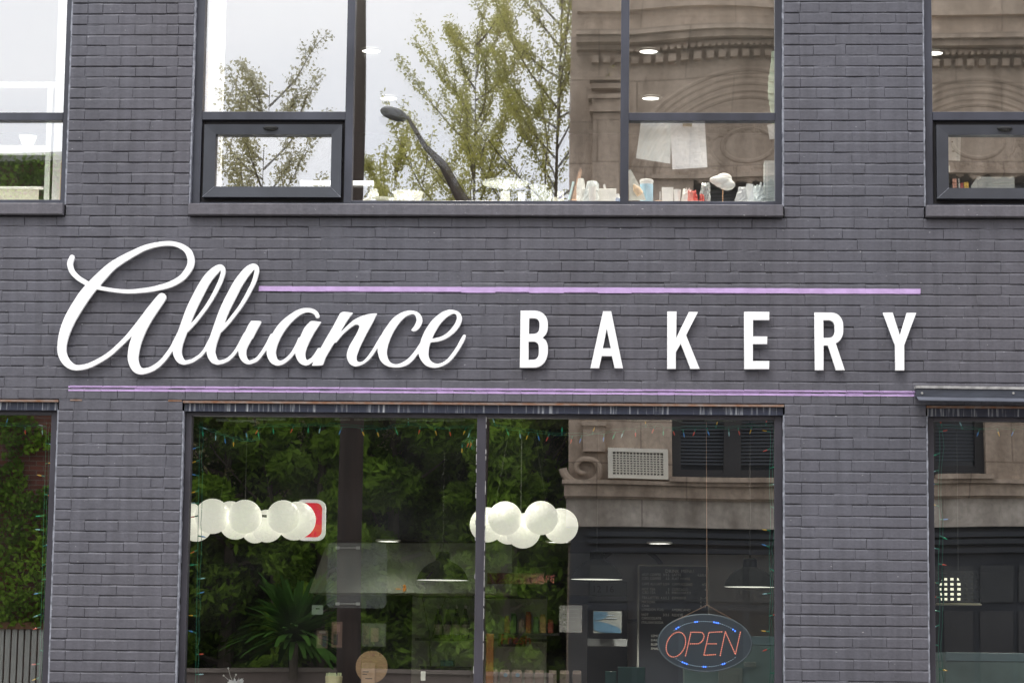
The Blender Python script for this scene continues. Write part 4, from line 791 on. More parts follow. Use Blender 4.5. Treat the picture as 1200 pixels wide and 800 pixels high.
# --- LED open sign
Y = .34; q = P(826, 752.8, Y); ax_, az_ = 54.6/FPX*15.34, 33.0/FPX*15.34*1.0
t = thing('open_sign', (q.x, Y, q.z-az_), 'oval hanging LED sign reading OPEN in red dots, ringed by blue dots', 'sign')
K = 15.34/FPX/7.27*1.01
SGN = bpy.data.materials.new('smoked_acrylic_sign'); SGN.use_nodes = True; n_ = SGN.node_tree; n_.nodes.clear(); o_ = n_.nodes.new('ShaderNodeOutputMaterial'); a1 = n_.nodes.new('ShaderNodeBsdfTransparent'); a2 = n_.nodes.new('ShaderNodeBsdfPrincipled'); a2.inputs['Base Color'].default_value = (.085,.10,.125,1); a2.inputs['Roughness'].default_value = .25; a3 = n_.nodes.new('ShaderNodeMixShader'); a3.inputs[0].default_value = .88
n_.links.new(a1.outputs[0], a3.inputs[1]); n_.links.new(a2.outputs[0], a3.inputs[2]); n_.links.new(a3.outputs[0], o_.inputs[0])
el = lambda f, n=64: [(q.x+ax_*f*cos(2*pi*i/n), q.z+az_*f*sin(2*pi*i/n)) for i in range(n)]
m = MB(); m.prism(el(.985), Y, Y+.012); part('oval_panel', m, SGN, t)
m = MB(); pts = el(.99); m.tube([(x, Y+.004, z) for x, z in pts]+[(pts[0][0], Y+.004, pts[0][1])], .0055, 8, cap=False); part('edge_trim', m, mat('acrylic_edge', (.16,.19,.22), .25), t, smooth=True)
def dots(paths, step, sm_r, colm, name):
    m = MB(); last = set()
    for pth in paths:
        acc = 0; pos = [Vector((a, b)) for a, b in pth]; i = 0; m_pts = [pos[0]]; cur = pos[0].copy(); rem = step
        for nx in pos[1:]:
            while (nx-cur).length >= rem: cur = cur+(nx-cur).normalized()*rem; m_pts.append(cur.copy()); rem = step
            rem -= (nx-cur).length; cur = nx.copy()
        for p in m_pts:
            key = (round(p.x/6), round(p.y/6))
            if key in last: continue
            last.add(key); m.ball((q.x+(p.x-478)*K, Y-.002, q.z-(p.y-456)*K), sm_r, 6)
    return part(name, m, colm, t)
RED = mat('red_led', (.8,.3,.2), .4, emit=(1.0,.30,.20), estr=1.9); BLU = mat('blue_led', (.1,.2,1), .4, emit=(.06,.20,1), estr=3.8); WLED = mat('pale_led', (.5,.6,.7), .4, emit=(.5,.65,.8), estr=.9)
SO = [(237+80*cos(a)*.98+22*sin(a)*1.0, 472-103*sin(a)) for a in [2*pi*i/44 for i in range(44)]]
dots([SO], 16.5, .0031, RED, 'letter'); dots([[(318,562),(362,368),(448,368),(465,378),(472,402),(465,428),(448,450),(425,463),(352,465)]], 16.5, .0031, RED, 'letter')
dots([[(618,362),(512,367),(470,558),(578,550)], [(505,463),(574,462)]], 16.5, .0031, RED, 'letter'); dots([[(606,556),(648,360),(732,548),(776,352)]], 16.5, .0031, RED, 'letter')
RGL = mat('red_led_backing', (.10,.02,.02), .5, emit=(.8,.05,.04), estr=.02)
m = MB(); w3 = lambda p: (q.x+(p[0]-478)*K, Y-.0005, q.z-(p[1]-456)*K)
for pth in ([SO+[SO[0]]][0], [(318,562),(362,368),(448,368),(465,378),(472,402),(465,428),(448,450),(425,463),(352,465)], [(618,362),(512,367),(470,558),(578,550)], [(505,463),(574,462)], [(606,556),(648,360),(732,548),(776,352)]): m.tube([w3(p) for p in pth], .0019, 5)
part('letter_backing', m, RGL, t)
arc = lambda x, s: (x, 465-s*188*math.sqrt(max(0, 1-((x-475)/314)**2)))
wp = []; bp_ = []
for x in np.arange(222, 742, 17.5):
    for s in (1, -1):
        blue = any(a <= x <= b for a, b in (((236,272),(388,425),(550,592),(703,745)) if s > 0 else ((290,330),(452,492),(610,650)))); (bp_ if blue else wp).append([arc(x, s), arc(x+.1, s)])
dots(wp, 99, .0023, WLED, 'pale_dot_row'); dots(bp_, 99, .0048, BLU, 'blue_dot_row')
ROPE = mat('tan_cord', (.50,.30,.20), .7)
ap = P(828.5, 708.5, Y); m = MB(); tp_ = P(827.5, 489, Y)
m.tube([ap, (tp_.x, Y, tp_.z+.25)], .0022, 6); l1, l2 = P(788, 728.5, Y), P(857, 724.5, Y); m.tube([l1, ap, l2], .0018, 6); m.ball(ap, .004, 8); part('hanging_cord', m, ROPE, t)
# --- pierced lamp in the right shop window
t = thing('pierced_lamp', tuple(P(1126, 708, .7)), 'small lit lantern with square holes at the left of the right shop window', 'lantern')
Y = .7; a_, b_ = PX(1100, 688, Y), PX(1152, 688, Y); z0, z1 = PZ(1126, 706, Y), PZ(1126, 668, Y); cx = (a_+b_)/2; R = (b_-a_)/2
m = MB(); nA, nZ = 40, 13
for j in range(nZ):
    for i in range(nA):
        if i % 2 == 1 and j % 2 == 1: continue
        a1_, a2_ = 2*pi*i/nA, 2*pi*(i+1)/nA; za, zb_ = z0+(z1-z0)*j/nZ, z0+(z1-z0)*(j+1)/nZ
        m.add([(cx+R*cos(a1_), Y+.12+R*sin(a1_)*.8, za), (cx+R*cos(a2_), Y+.12+R*sin(a2_)*.8, za), (cx+R*cos(a2_), Y+.12+R*sin(a2_)*.8, zb_), (cx+R*cos(a1_), Y+.12+R*sin(a1_)*.8, zb_)], [(0,1,2,3)])
part('pierced_shade', m, mat('black_pierced', (.02,.02,.018), .5), t, kind='stuff')
m = MB(); m.lathe((cx-.05, Y+.12, z0+.01), [(.001,0),(.06,0),(.07,.10),(.05,.15),(.001,.155)], 16); part('glowing_core', m, mat('lantern_core', (.8,.8,.7), .5, 0.5, 40, emit=(1,.95,.72), estr=1.3), t)
m = MB(); m.lathe((cx, Y+.12, z0-.012), [(.001,0),(R+.006,0),(R+.008,.006),(R,.012),(.001,.012)], 32); m.v = [(x, Y+.12+(y-Y-.12)*.8, z) for x, y, z in m.v]; part('base_tray', m, mat('brass_tray', (.62,.55,.38), .4), t)
m = MB(); m.tube([(cx, Y+.12, z1), (cx, Y+.12, 3.41)], .002, 5); part('hanging_wire', m, WIRE, t)
# --- teal display counters
for (pa, pb, py, Y, lb) in ((802, 960, 745, 2.0, 'grey green glass counter at the lower right of the middle shop window'), (1108, 1330, 765, 1.6, 'grey green glass counter at the bottom of the right shop window')):
    m = MB(); fbx(m, pa, pb, py, py+10, Y, .6); fbx(m, pa, pb, py+10.4, py+150, Y+.01, .58, 1)
    o = single('display_counter', m, [mat('counter_top_teal', (.30,.42,.45), .3), mat('counter_glass_teal', (.26,.36,.34), .35, .18, 2.5)], lb, 'counter')
for i, (a_, b_, y0, y1) in enumerate(((842, 870, 782, 800), (848, 866, 790, 806), (872, 886, 775, 781))):
    m = MB(); fbx(m, a_, b_, y0, y1, 1.97-.01*i, .02); single('paper_tag', m, mat('dull_paper_tag', (.30,.34,.30), .7), ('broad paper tag on the grey green counter below the open sign', 'small paper tag stuck over the broad one on the counter', 'narrow paper tag higher up on the grey green counter')[i], 'tag')
# small objects on the ledge of the left pane
t = thing('white_flower', tuple(P(272, 802, .45)), 'white flower head with fine stems at the bottom of the left pane', 'flower'); m = MB(); r = random.Random(4)
for i in range(26):
    a1_ = r.uniform(0, 2*pi); q0 = P(276, 800, .45); d = Vector((cos(a1_)*.05, sin(a1_)*.03, r.uniform(-.02, .03))); m.obox(q0+d*.5, d*.5, (0,.004,0), (d.z*.2,0,.009))
part('petals', m, mat('petal_white', (.8,.8,.82), .6), t)
m = MB()
for px, py in ((267.5, 782.5), (276.5, 790), (262, 791)): m.tube([P(274, 800, .45), P((px+274)/2-1, (py+800)/2, .45), P(px, py, .45)], .0012, 5); m.ball(P(px, py, .45), .006, 8)
part('stamens', m, mat('stamen_white', (.7,.7,.66), .6), t)
q = P(391, 806, .4); m = MB(); m.lathe(q, [(.001,0),(.050,0),(.054,.075),(.050,.078),(.001,.076)], 20); r = random.Random(6)
cup = single('wax_candle', m, mat('pale_yellow_wax', (.62,.55,.30), .5, .1, 20), 'short pale yellow candle dripping wax at the bottom edge of the window', 'candle', smooth=True)
m = MB()
for i in range(22): a1_ = r.uniform(0, 6.28); rr_ = r.uniform(.03, .05); m.tube([(q.x+rr_*cos(a1_), q.y+rr_*sin(a1_), q.z+.07), (q.x+rr_*cos(a1_)*1.06, q.y+rr_*sin(a1_)*1.06, q.z+.088+r.uniform(0,.01))], .005, 6)
part('wax_drips', m, mat('green_wax', (.55,.60,.34), .5), cup)

# --- strings of fairy lights
FW = mat('green_wire', (.02,.16,.11), .5, emit=(.03,.30,.2), estr=.06)
BC = {'y': ((.75,.45,.04), (1,.55,.05)), 'r': ((.65,.06,.03), (1,.12,.05)), 'g': ((.02,.40,.22), (.02,.8,.4)), 'b': ((.06,.25,.65), (.1,.4,1)), 'c': ((.35,.6,.65), (.5,.8,.9))}
BM = {k: mat('fairy_bulb_'+k, a, .3, emit=b, estr=.12) for k, (a, b) in BC.items()}
SOCK = mat('green_socket', (.02,.20,.13), .5, emit=(.03,.3,.2), estr=.06)
def fairy(px_path, label, Y=.20, seed=1, step=15, vertical=False, cols='ygrbcygbrc'):
    r = random.Random(seed); pts = [P(x, y, Y) for x, y in px_path]
    t = thing('fairy_light_string', tuple(pts[-1] if vertical else pts[0]), label, 'string lights', 'fairy light strings inside the shop windows')
    m = MB(); m.tube(pts, .0019, 5, cap=False); tw = [p+Vector((r.uniform(-.006,.006)+(.018 if vertical else 0), r.uniform(-.006,.006), r.uniform(-.006,.006)+(0 if vertical else .012))) for p in pts]; m.tube(tw, .0016, 5, cap=False)
    part('wire', m, FW, t)
    Ls = [0]
    for a, b in zip(pts, pts[1:]): Ls.append(Ls[-1]+(b-a).length)
    s = .03; i = 0
    while s < Ls[-1]:
        k = max(j for j in range(len(Ls)) if Ls[j] <= s); k = min(k, len(pts)-2); f = (s-Ls[k])/max(1e-6, Ls[k+1]-Ls[k]); p = pts[k].lerp(pts[k+1], f)
        if vertical: d = Vector((r.choice((-1, 1, 1, -1))*1.0, r.uniform(-.3,.1), r.uniform(-.5,.35))).normalized()
        else: d = Vector((r.uniform(-.45,.45), r.uniform(-.3,.1), -1 if r.random() < .85 else 1)).normalized()
        c = cols[(i*3+seed) % len(cols)] if r.random() < .75 else r.choice('ygrbc')
        m = MB(); m.tube([p, p+d*.022], .0042, 6); b_ = part('bulb', m, SOCK, t)
        m = MB(); m.tube([p+d*.021, p+d*.031, p+d*.042, p+d*.052], [.0028,.0044,.0034,.0008], 8); part('bulb_tip', m, BM[c], b_, smooth=True)
        s += step/FPX*15.2*r.uniform(.75, 1.35); i += 1
def sag(x0, x1, ys, n=None):
    out = []; N = len(ys)-1
    for i in range(N*5+1):
        f = i/5; a = min(int(f), N-1); out.append((x0+(x1-x0)*i/(N*5), ys[a]+(ys[a+1]-ys[a])*(f-a)+ .6*sin(i*1.9)))
    return out
fairy(sag(232, 305, [500, 506, 512, 517, 515]), 'drooping fairy light string at the top left corner of the middle shop window', seed=1, step=14)
fairy(sag(298, 555, [500, 499, 498, 500, 503, 498, 502, 500]), 'fairy light string along the top of the left pane', seed=2, step=19)
fairy([(556,500),(549,506),(551,518),(556,527),(548,524),(541,521),(548,514),(557,516)], 'curl of fairy lights hanging beside the top of the mullion', seed=9, step=13)
fairy(sag(575, 905, [497, 504, 507, 510, 510, 507, 503, 499, 503, 501, 502, 500, 499]), 'sagging fairy light string along the top of the right pane', seed=3, step=13)
fairy([(234.5, 494+i*12+0) for i in range(0, 27)], 'fairy light string hanging down the left jamb of the middle shop window', seed=4, vertical=True, step=21) if False else fairy([(234.3-.0175*i*12, 494+i*12) for i in range(0, 27)], 'fairy light string hanging down the left jamb of the middle shop window', seed=4, vertical=True, step=19)
fairy([(902.3+.8*sin(i*.9), 500+i*12) for i in range(0, 26)], 'fairy light string hanging down the right jamb of the middle shop window', seed=5, vertical=True, step=21)
fairy([(54.5-.028*i*12, 494+i*12) for i in range(0, 27)], 'fairy light string down the right jamb of the leftmost shop window', seed=6, vertical=True, step=20)
fairy(sag(-40, 55, [503, 498, 499, 500]), 'fairy light string along the top of the leftmost shop window', seed=7, step=20)
fairy([(1100.5+1.0*sin(i*.8), 500+i*12) for i in range(0, 26)], 'fairy light string down the left jamb of the right shop window', seed=8, vertical=True, step=20)
fairy(sag(1098, 1290, [499, 503, 502, 503, 501, 503]), 'fairy light string along the top of the right shop window', seed=11, step=18)
# scraps of old tape along the top of the panes
r = random.Random(2); m = MB()
for a, b, c_ in ((253,268,491.5),(266,300,493),(300,335,491),(392,410,491),(415,470,491.2),(470,545,492.3),(735,760,492),(785,800,492.5),(825,862,493.2)):
    x = a
    while x < b: w = r.uniform(5, 12); q0, q1 = P(x, c_-1.4, .1), P(min(x+w, b), c_+r.uniform(.6, 1.8), .1); m.add([(q0.x, .104, q0.z), (q0.x, .104, q1.z), (q1.x, .104, q1.z+r.uniform(-.003,.003)), (q1.x, .104, q0.z)], [(0,1,2,3)]); x += w
part('tape_scrap', m, mat('old_tape', (.20,.21,.17), .8, .3, 60), bld, kind='stuff')

# ================================================================ upstairs window ledges
m = MB()
for a, b in OPX: m.box(a+.02, b-.02, .125, .52, zj[20]+.02, PZ(560, 237.2, .13)-.002)
part('inner_ledge', m, WHITE, bld)
LZ = PZ(560, 237.2, .13)-.001
def on(px, Y=.22): return (PX(px, 234, Y), Y, LZ)
def h_at(py, Y=.22): return PZ(600, py, Y)-LZ
# white interior reveals and trims seen through the glass
def trim(px0, px1, py0, py1, Y, matl, name='interior_trim', depth=.03): m = MB(); fbx(m, px0, px1, py0, py1, Y, depth); return part(name, m, matl, bld)
trim(243, 262, -80, 236, .30, WHITE); trim(239.5, 242.8, 60, 236, .16, mat('ochre_edge', (.50,.33,.18), .7, .3, 20)); trim(66, 76.0, -80, 236, .18, WHITE)
trim(53.5, 58.5, 100, 236, .35, mat('pale_green_frame', (.55,.60,.56), .5)); trim(-80, 66, 96.5, 102, .45, mat('pale_grey_rail', (.62,.64,.66), .5)); trim(-80, 52, 170.5, 181, .8, mat('pale_grey_rail', (.62,.64,.66), .5))
trim(-90, 50, 218.5, 221, .32, WHITE); trim(-90, 44, 221.5, 235, .34, mat('cream_box_front', (.60,.58,.50), .6)); trim(70.5, 73.5, 190, 236, .16, mat('tan_strip', (.55,.36,.20), .6))
q = P(32.5, 170.5, .82); m = MB(); m.lathe(q, [(.001,0),(.035,0),(.058,.055),(.060,.062),(.054,.062),(.034,.01),(.001,.01)], 24); single('white_flower_pot', m, mat('white_ceramic', (.80,.80,.78), .3), 'white pot standing on a rail behind the top left window', 'flower pot', smooth=True)
# white work table inside; its lit edge is put in as a glowing bar
m = MB(); fbx(m, 352, 437.5, 211.7, 216.6, 2.2, .05); tb = single('lit_table_edge', m, mat('glowing_table_edge', (.9,.9,.9), .5, emit=(1,.99,.93), estr=1.1), 'long white table edge with added glow crossing behind the vent window and the mirrored pole', 'lamp')
m = MB(); fbx(m, 355, 436, 217.2, 219.2, 2.21, .04); part('bracket', m, mat('grey_bracket', (.3,.3,.3), .5), tb)
# left end of the big pane: plates, crumpled paper
x, y, z = on(447, .24); m = MB()
for k in range(4): m.lathe((x, y, z+.007*k), [(.001,0),(.075,.0),(.125-.004*k,.014),(.126-.004*k,.017),(.07,.005),(.001,.005)], 32)
single('plate_stack', m, mat('white_plate', (.82,.82,.81), .25), 'stack of white plates at the left end of the large upstairs pane', 'plates', smooth=True)
def crumple(name, px0, px1, py0, label, cat, col, seed, Y=.22, top=None, matl=None, op=.0):
    """a loose folded bag or sheet: an uneven shell with creases and a gathered top"""
    r = random.Random(seed); xa, xb = PX(px0, 225, Y), PX(px1, 225, Y); H = h_at(py0, Y); n, k = 16, 7; m = MB(); cx = (xa+xb)/2; w = (xb-xa)/2
    for j in range(k+1):
        f = j/k
        for i in range(n):
            a = 2*pi*i/n; sq = (1-.32*f**2)*(1+r.uniform(-.2, .2)); hh = H*f*(1+(r.uniform(-.25, .12) if f > .6 else 0))
            m.v.append((cx+w*cos(a)*sq+w*.3*f*sin(seed), Y+.035*sin(a)*sq, LZ+max(0, min(hh, H))))
    for j in range(k):
        for i in range(n): i2 = (i+1) % n; m.f.append((j*n+i, j*n+i2, (j+1)*n+i2, (j+1)*n+i))
    m.f.append(tuple(range(k*n, k*n+n))); m.f.append(tuple(range(n-1, -1, -1))); m.mi = [0]*len(m.f)
    return single(name, m, matl or mat(name+str(px0), col, .5, .08, 20), label, cat)
crumple('crumpled_napkin', 430, 443, 222, 'crumpled white napkin left of the plate stack', 'napkin', (.82,.82,.82), 1)
q = on(423, .25); m = MB(); m.cbox(q[0], q[0]+.08, .22, .26, LZ, LZ+.018); single('wooden_block', m, mat('peach_wood', (.62,.36,.20), .6), 'thin peach coloured block at the far left of the large upstairs ledge', 'block')
x, y, z = on(558, .26); m = MB(); m.lathe((x, y, z), [(.001,0),(.05,0),(.068,.008),(.069,.011),(.001,.010)], 28); single('white_saucer', m, mat('white_plate', (.82,.82,.81), .25), 'small white saucer left of the glass cake stand', 'plate', smooth=True)
m = MB(); m.box(PX(573,232,.25), PX(575,232,.25), .25, .262, LZ, LZ+.035); single('wooden_peg', m, mat('peach_wood', (.62,.36,.20), .6), 'tiny wooden peg standing beside the cake stand', 'peg')
# glass cake stand
CLR = bpy.data.materials.new('clear_plastic'); CLR.use_nodes = True; n_ = CLR.node_tree; n_.nodes.clear(); o_ = n_.nodes.new('ShaderNodeOutputMaterial'); a1 = n_.nodes.new('ShaderNodeBsdfTransparent'); a2 = n_.nodes.new('ShaderNodeBsdfPrincipled'); a2.inputs['Base Color'].default_value = (.78,.82,.82,1); a2.inputs['Roughness'].default_value = .15; a3 = n_.nodes.new('ShaderNodeMixShader'); lw = n_.nodes.new('ShaderNodeLayerWeight'); lw.inputs[0].default_value = .35; mr = n_.nodes.new('ShaderNodeMapRange'); mr.inputs[3].default_value = .22; mr.inputs[4].default_value = .9
n_.links.new(lw.outputs[1], mr.inputs[0]); n_.links.new(mr.outputs[0], a3.inputs[0]); n_.links.new(a1.outputs[0], a3.inputs[1]); n_.links.new(a2.outputs[0], a3.inputs[2]); n_.links.new(a3.outputs[0], o_.inputs[0])
x, y, z = on(592, .28); hs_ = h_at(214.5, .28); m = MB(); m.lathe((x, y, z), [(.001,0),(.045,0),(.04,.012),(.012,.03),(.010,hs_-.045),(.03,hs_-.02),(.10,hs_-.022),(.142,hs_-.010),(.146,hs_+.004),(.143,hs_+.006),(.137,hs_-.004),(.001,hs_-.006)], 40)
st = single('glass_cake_stand', m, CLR, 'clear glass cake stand with a wide flat top on the upstairs ledge', 'cake stand', smooth=True)
m = MB(); m.lathe((x, y, z), [(.001,.001),(.033,.001),(.03,h_at(225,.28)),(.001,h_at(225,.28)+.001)], 20); part('white_base', m, mat('white_plate', (.82,.82,.81), .25), st, smooth=True)
x, y, z = on(631, .24); ht = h_at(217.5, .24); m = MB(); m.lathe((x, y, z), [(.001,0),(.043,0),(.051,ht-.012),(.058,ht-.010),(.058,ht),(.050,ht),(.041,.004),(.001,.004)], 32); single('plastic_tub', m, CLR, 'translucent plastic tub with a rim right of the cake stand', 'tub', smooth=True)
def bxo(name, px0, px1, py0, label, cat, col, Y=.22, d=.06, marks=None):
    m = MB(); xa, xb = PX(px0, 228, Y), PX(px1, 228, Y); m.cbox(xa, xb, Y, Y+d, LZ, LZ+h_at(py0, Y), .002); o = single(name, m, mat(name+str(px0), col, .6, .05, 20), label, cat)
    for (u0, u1, v0, v1, cc) in (marks or []):
        mm = MB(); H = h_at(py0, Y); mm.box(xa+(xb-xa)*u0, xa+(xb-xa)*u1, Y-.0022, Y-.0005, LZ+H*v0, LZ+H*v1); part('printed_mark', mm, mat('ink_%02d%02d%02d' % tuple(int(k*99) for k in cc), cc, .6), o)
    return o
bxo('white_carton', 653, 660.5, 224.8, 'small white carton with a blue mark right of the plastic tub', 'carton', (.80,.80,.76), marks=[(.3,.7,.55,.62,(.25,.25,.55)),(.3,.38,.55,.8,(.25,.25,.55)),(.62,.7,.55,.8,(.25,.25,.55))]); bxo('cream_eraser', 648, 652.2, 231, 'tiny cream block left of the small carton', 'block', (.75,.72,.60))
def slat(name, p0, p1, w, Y, col, label, cat): 
    m = MB(); a, b = P(p0[0], p0[1], Y), P(p1[0], p1[1], Y+.0); a.z = max(a.z, LZ); d = (b-a).normalized(); s = Vector((d.z, 0, -d.x)); l = (b-a).length/2; m.obox((a+b)/2, s*w, (0,.006,0), d*l); return single(name, m, mat(name, col, .6, .12, 16), label, cat)
slat('blue_ruler', (667, 233.5), (672, 213), .007, .26, (.42,.66,.72), 'leaning pale blue ruler beside the wooden wedge', 'ruler')
m = MB(); Y = .24; pl = [P(670, 234, Y), P(675.5, 234, Y), P(678.5, 218, Y), P(681.8, 199, Y), P(680, 196.5, Y), P(677.5, 203, Y)]; m.prism([(p.x, max(p.z, LZ)) for p in pl], Y, Y+.03); single('wooden_wedge', m, mat('brown_wood_wedge', (.34,.20,.13), .6, .15, 20), 'tall brown wooden wedge leaning on the ledge', 'wedge')
BAG = mat('pale_plastic_bag', (.66,.72,.73), .35, .12, 16)
crumple('paper_roll_bag', 676.5, 687, 209.5, 'rounded white bag right of the wooden wedge', 'bag', (.76,.77,.74), 5, .21); crumple('plastic_bag', 683, 700.5, 212.5, 'crumpled pale blue plastic bag left of the white box', 'bag', (.66,.72,.73), 8, .19, matl=BAG)
bxo('white_box', 700.5, 722, 220.8, 'plain white box left of the right hand mullion', 'box', (.78,.78,.75)); q = P(708.5, 218.5, .24); m = MB(); m.obox((q.x, .24, q.z-.004), (.006,0,.004), (0,.006,0), (-.004,0,.016)); single('torn_tab', m, mat('white_plate', (.82,.82,.81), .25), 'torn white tab on top of the plain white box', 'tab')
x, y, z = on(724, .22); m = MB(); m.lathe((x, y, z), [(.001,0),(.014,0),(.014,.055),(.010,.06),(.010,.073),(.001,.074)], 14); bt_ = single('small_bottle', m, mat('white_plastic', (.78,.79,.80), .4), 'small white bottle with blue band right of the white box', 'bottle', smooth=True)
m = MB(); m.lathe((x, y, z), [(.0143,.018),(.0145,.019),(.0145,.045),(.0143,.046)], 14); part('blue_band', m, mat('band_blue', (.20,.32,.55), .5), bt_)
# more baking clutter along the ledge
def cup(name, px, pyt, r_, label, cat, matl, Y=.24, flare=1.15):
    x, y, z = on(px, Y); h = h_at(pyt, Y); m = MB(); m.lathe((x, y, z), [(.001,0),(r_*.8,0),(r_*.85,.004),(r_*flare,h-.004),(r_*flare*1.04,h),(r_*flare*.95,h),(r_*.75,.006),(.001,.006)], 24); return single(name, m, matl, label, cat, smooth=True)
WPL = mat('white_plate', (.82,.82,.81), .25)
cup('paper_cup', 694, 219, .022, 'small white paper cup among the plastic bags', 'cup', WPL, .15)
cup('paper_cup', 611, 226, .022, 'low white paper cup between the cake stand and the tub', 'cup', WPL, .17)
cup('glass_jar', 642.5, 223, .020, 'small clear jar between the tub and the white carton', 'jar', CLR, .27)
cup('baking_bowl', 478, 226, .075, 'shallow white bowl right of the plate stack', 'bowl', WPL, .30, 1.3)
cup('paper_cup', 793.5, 222, .020, 'small white cup right of the small upright box', 'cup', WPL, .22)
crumple('bunched_cloth', 861, 875, 219, 'bunched pale cloth between the foam bird and the papers', 'cloth', (.62,.63,.64), 14, .18)
crumple('bunched_bag', 884, 897, 216, 'bunched clear bag in front of the leaning papers', 'bag', (.6,.62,.62), 17, .17, matl=BAG)
# right pane
m = MB(); Y = .20; pl = [P(737.3, 234, Y), P(757, 234, Y), P(752, 222, Y), P(739, 198.5, Y), P(736.5, 199, Y)]; m.prism([(p.x, max(p.z, LZ)) for p in pl], Y, Y+.02); pb = single('piping_bag', m, mat('clear_piping_bag', (.70,.74,.70), .35, .12, 20), 'slanting translucent piping bag at the left of the lower right pane', 'piping bag')
m = MB(); c = P(748, 224.5, Y-.02); d = Vector((.55, 0, -.8)).normalized(); m.tube([c-d*.022, c+d*.022], .024, 20); m.tube([c-d*.022-d*.03, c-d*.022], [.006,.02], 10)
single('wooden_cork', m, mat('pale_beech', (.66,.47,.29), .5, .12, 20), 'pale wooden cork lying against the piping bag', 'cork', smooth=True)
x, y, z = on(757.5, .28); H = h_at(210.5, .28); m = MB(); m.lathe((x, y, z), [(.001,0),(.040,0),(.041,.01),(.041,H-.02),(.044,H-.018),(.043,H-.004),(.038,H),(.001,H+.001)], 32); cn = single('icing_canister', m, mat('white_plastic', (.78,.79,.80), .4), 'white canister with a light blue band beside the cork', 'canister', smooth=True)
m = MB(); m.lathe((x, y, z), [(.0414,.03),(.0418,.031),(.0418,H-.032),(.0414,H-.031)], 32); part('blue_band', m, mat('light_blue_band', (.30,.56,.74), .5), cn, smooth=True)
x, y, z = on(771.5, .20); m = MB(); m.lathe((x, y, z-.012), [(.0001,0),(.045,0),(.046,.006),(.045,.012),(.0001,.012)], 32, axis='y'); m.v = [(a, b, max(c, LZ)) for a, b, c in m.v]; single('brown_coaster', m, mat('brown_coaster', (.36,.23,.16), .6, .1, 20), 'brown round coaster standing half hidden on the ledge', 'coaster')
bxo('white_tea_box', 775.5, 789, 219.2, 'small white upright box between the coaster and the red crumpled wrapper', 'box', (.80,.80,.78)); bxo('thin_white_stick', 773, 774, 224, 'thin white stick left of the small upright box', 'stick', (.8,.8,.78), d=.006)
x, y, z = on(815, .28); m = MB(); m.lathe((x, y, z), [(.001,0),(.10,0),(.14,.012),(.142,.015),(.09,.006),(.001,.006)], 32); single('white_tray', m, mat('white_plate', (.82,.82,.81), .25), 'white tray under the red and clear wrappers', 'tray', smooth=True)
crumple('white_wrapper', 799, 812, 220, 'crumpled white wrapper left of the red one', 'wrapper', (.74,.73,.70), 3, .24); crumple('red_wrapper', 806, 818.5, 222.5, 'crumpled red wrapper on the white tray', 'wrapper', (.55,.06,.04), 4, .20); crumple('small_red_wrapper', 819, 826, 227.5, 'smaller crumpled red wrapper right of the first', 'wrapper', (.50,.06,.04), 6, .20)
crumple('clear_wrapper', 819, 832, 214, 'crumpled clear plastic wrapper behind the red wrappers', 'wrapper', (.45,.46,.46), 7, .27, matl=CLR)
# white bird-shaped foam piece on a stick
t = thing('foam_bird', on(847, .24), 'white rounded bird shaped foam piece on a stick over a round base', 'figurine'); m = MB(); Y = .24; c = P(847, 213, Y)
m.ball((c.x, Y, c.z+.002), .058, 20, sq=(1.02, .75, .72)); m.ball((c.x+.026, Y, c.z-.020), .052, 20, sq=(1.0,.75,.66)); m.ball((c.x+.008, Y, c.z+.024), .042, 20, sq=(1.15,.8,.72)); m.tube([(c.x-.03, Y, c.z+.006), (c.x-.060, Y, c.z+.010), (c.x-.082, Y, c.z+.012)], [.034,.024,.010], 12); part('bird_body', m, mat('white_foam', (.80,.80,.78), .7), t, smooth=True)
m = MB(); m.tube([(c.x, Y, LZ+.01), (c.x, Y, c.z-.03)], .003, 6); part('stick', m, mat('peach_wood', (.62,.36,.20), .6), t)
m = MB(); m.lathe((c.x, Y, LZ), [(.001,0),(.072,0),(.070,.012),(.05,.020),(.001,.022)], 28); part('round_base', m, mat('white_foam', (.80,.80,.78), .7), t, smooth=True)
# upright papers and bin at the right
for i, (a0, b0, tp0) in enumerate(((868, 883, 216), (876, 888, 219), (884, 893, 214), (890, 897, 207))):
    m = MB(); Y = .30-.03*i; p0, p1, p2, p3 = P(a0-2, 235, Y), P(b0-6, 235, Y), P(b0, tp0, Y), P(a0+7, tp0-1, Y); m.prism([(p0.x, LZ), (p1.x, LZ), (p2.x, p2.z), (p3.x, p3.z)], Y, Y+.004)
    single('leaning_paper', m, mat('paper_white%d' % (i % 2), (.78-.1*(i % 2),.79-.08*(i % 2),.80-.05*(i % 2)), .7, .05, 30), ('leaning white paper, leftmost beside the foam bird', 'leaning greyish paper second from the left', 'leaning white paper third, nearer the bin', 'tallest leaning greyish paper against the bin')[i], 'paper', 'papers leaning by the tall bin')
m = MB(); Y = .22; xa, xb = PX(896, 215, Y), PX(908, 215, Y); m.box(xa, xb+.02, Y, Y+.14, LZ, LZ+h_at(188, Y)); bn = single('tall_bin', m, mat('translucent_bin', (.60,.66,.66), .3, .08, 8), 'tall pale translucent bin at the right end of the upstairs ledge', 'bin')
m = MB(); m.box(xa-.002, xb+.02, Y-.003, Y-.0005, LZ+h_at(204, Y), LZ+h_at(203, Y)); m.box(xa+.01, xa+.02, Y-.003, Y-.0005, LZ, LZ+h_at(190, Y)); part('moulded_rib', m, mat('bin_rib', (.75,.78,.78), .3), bn)
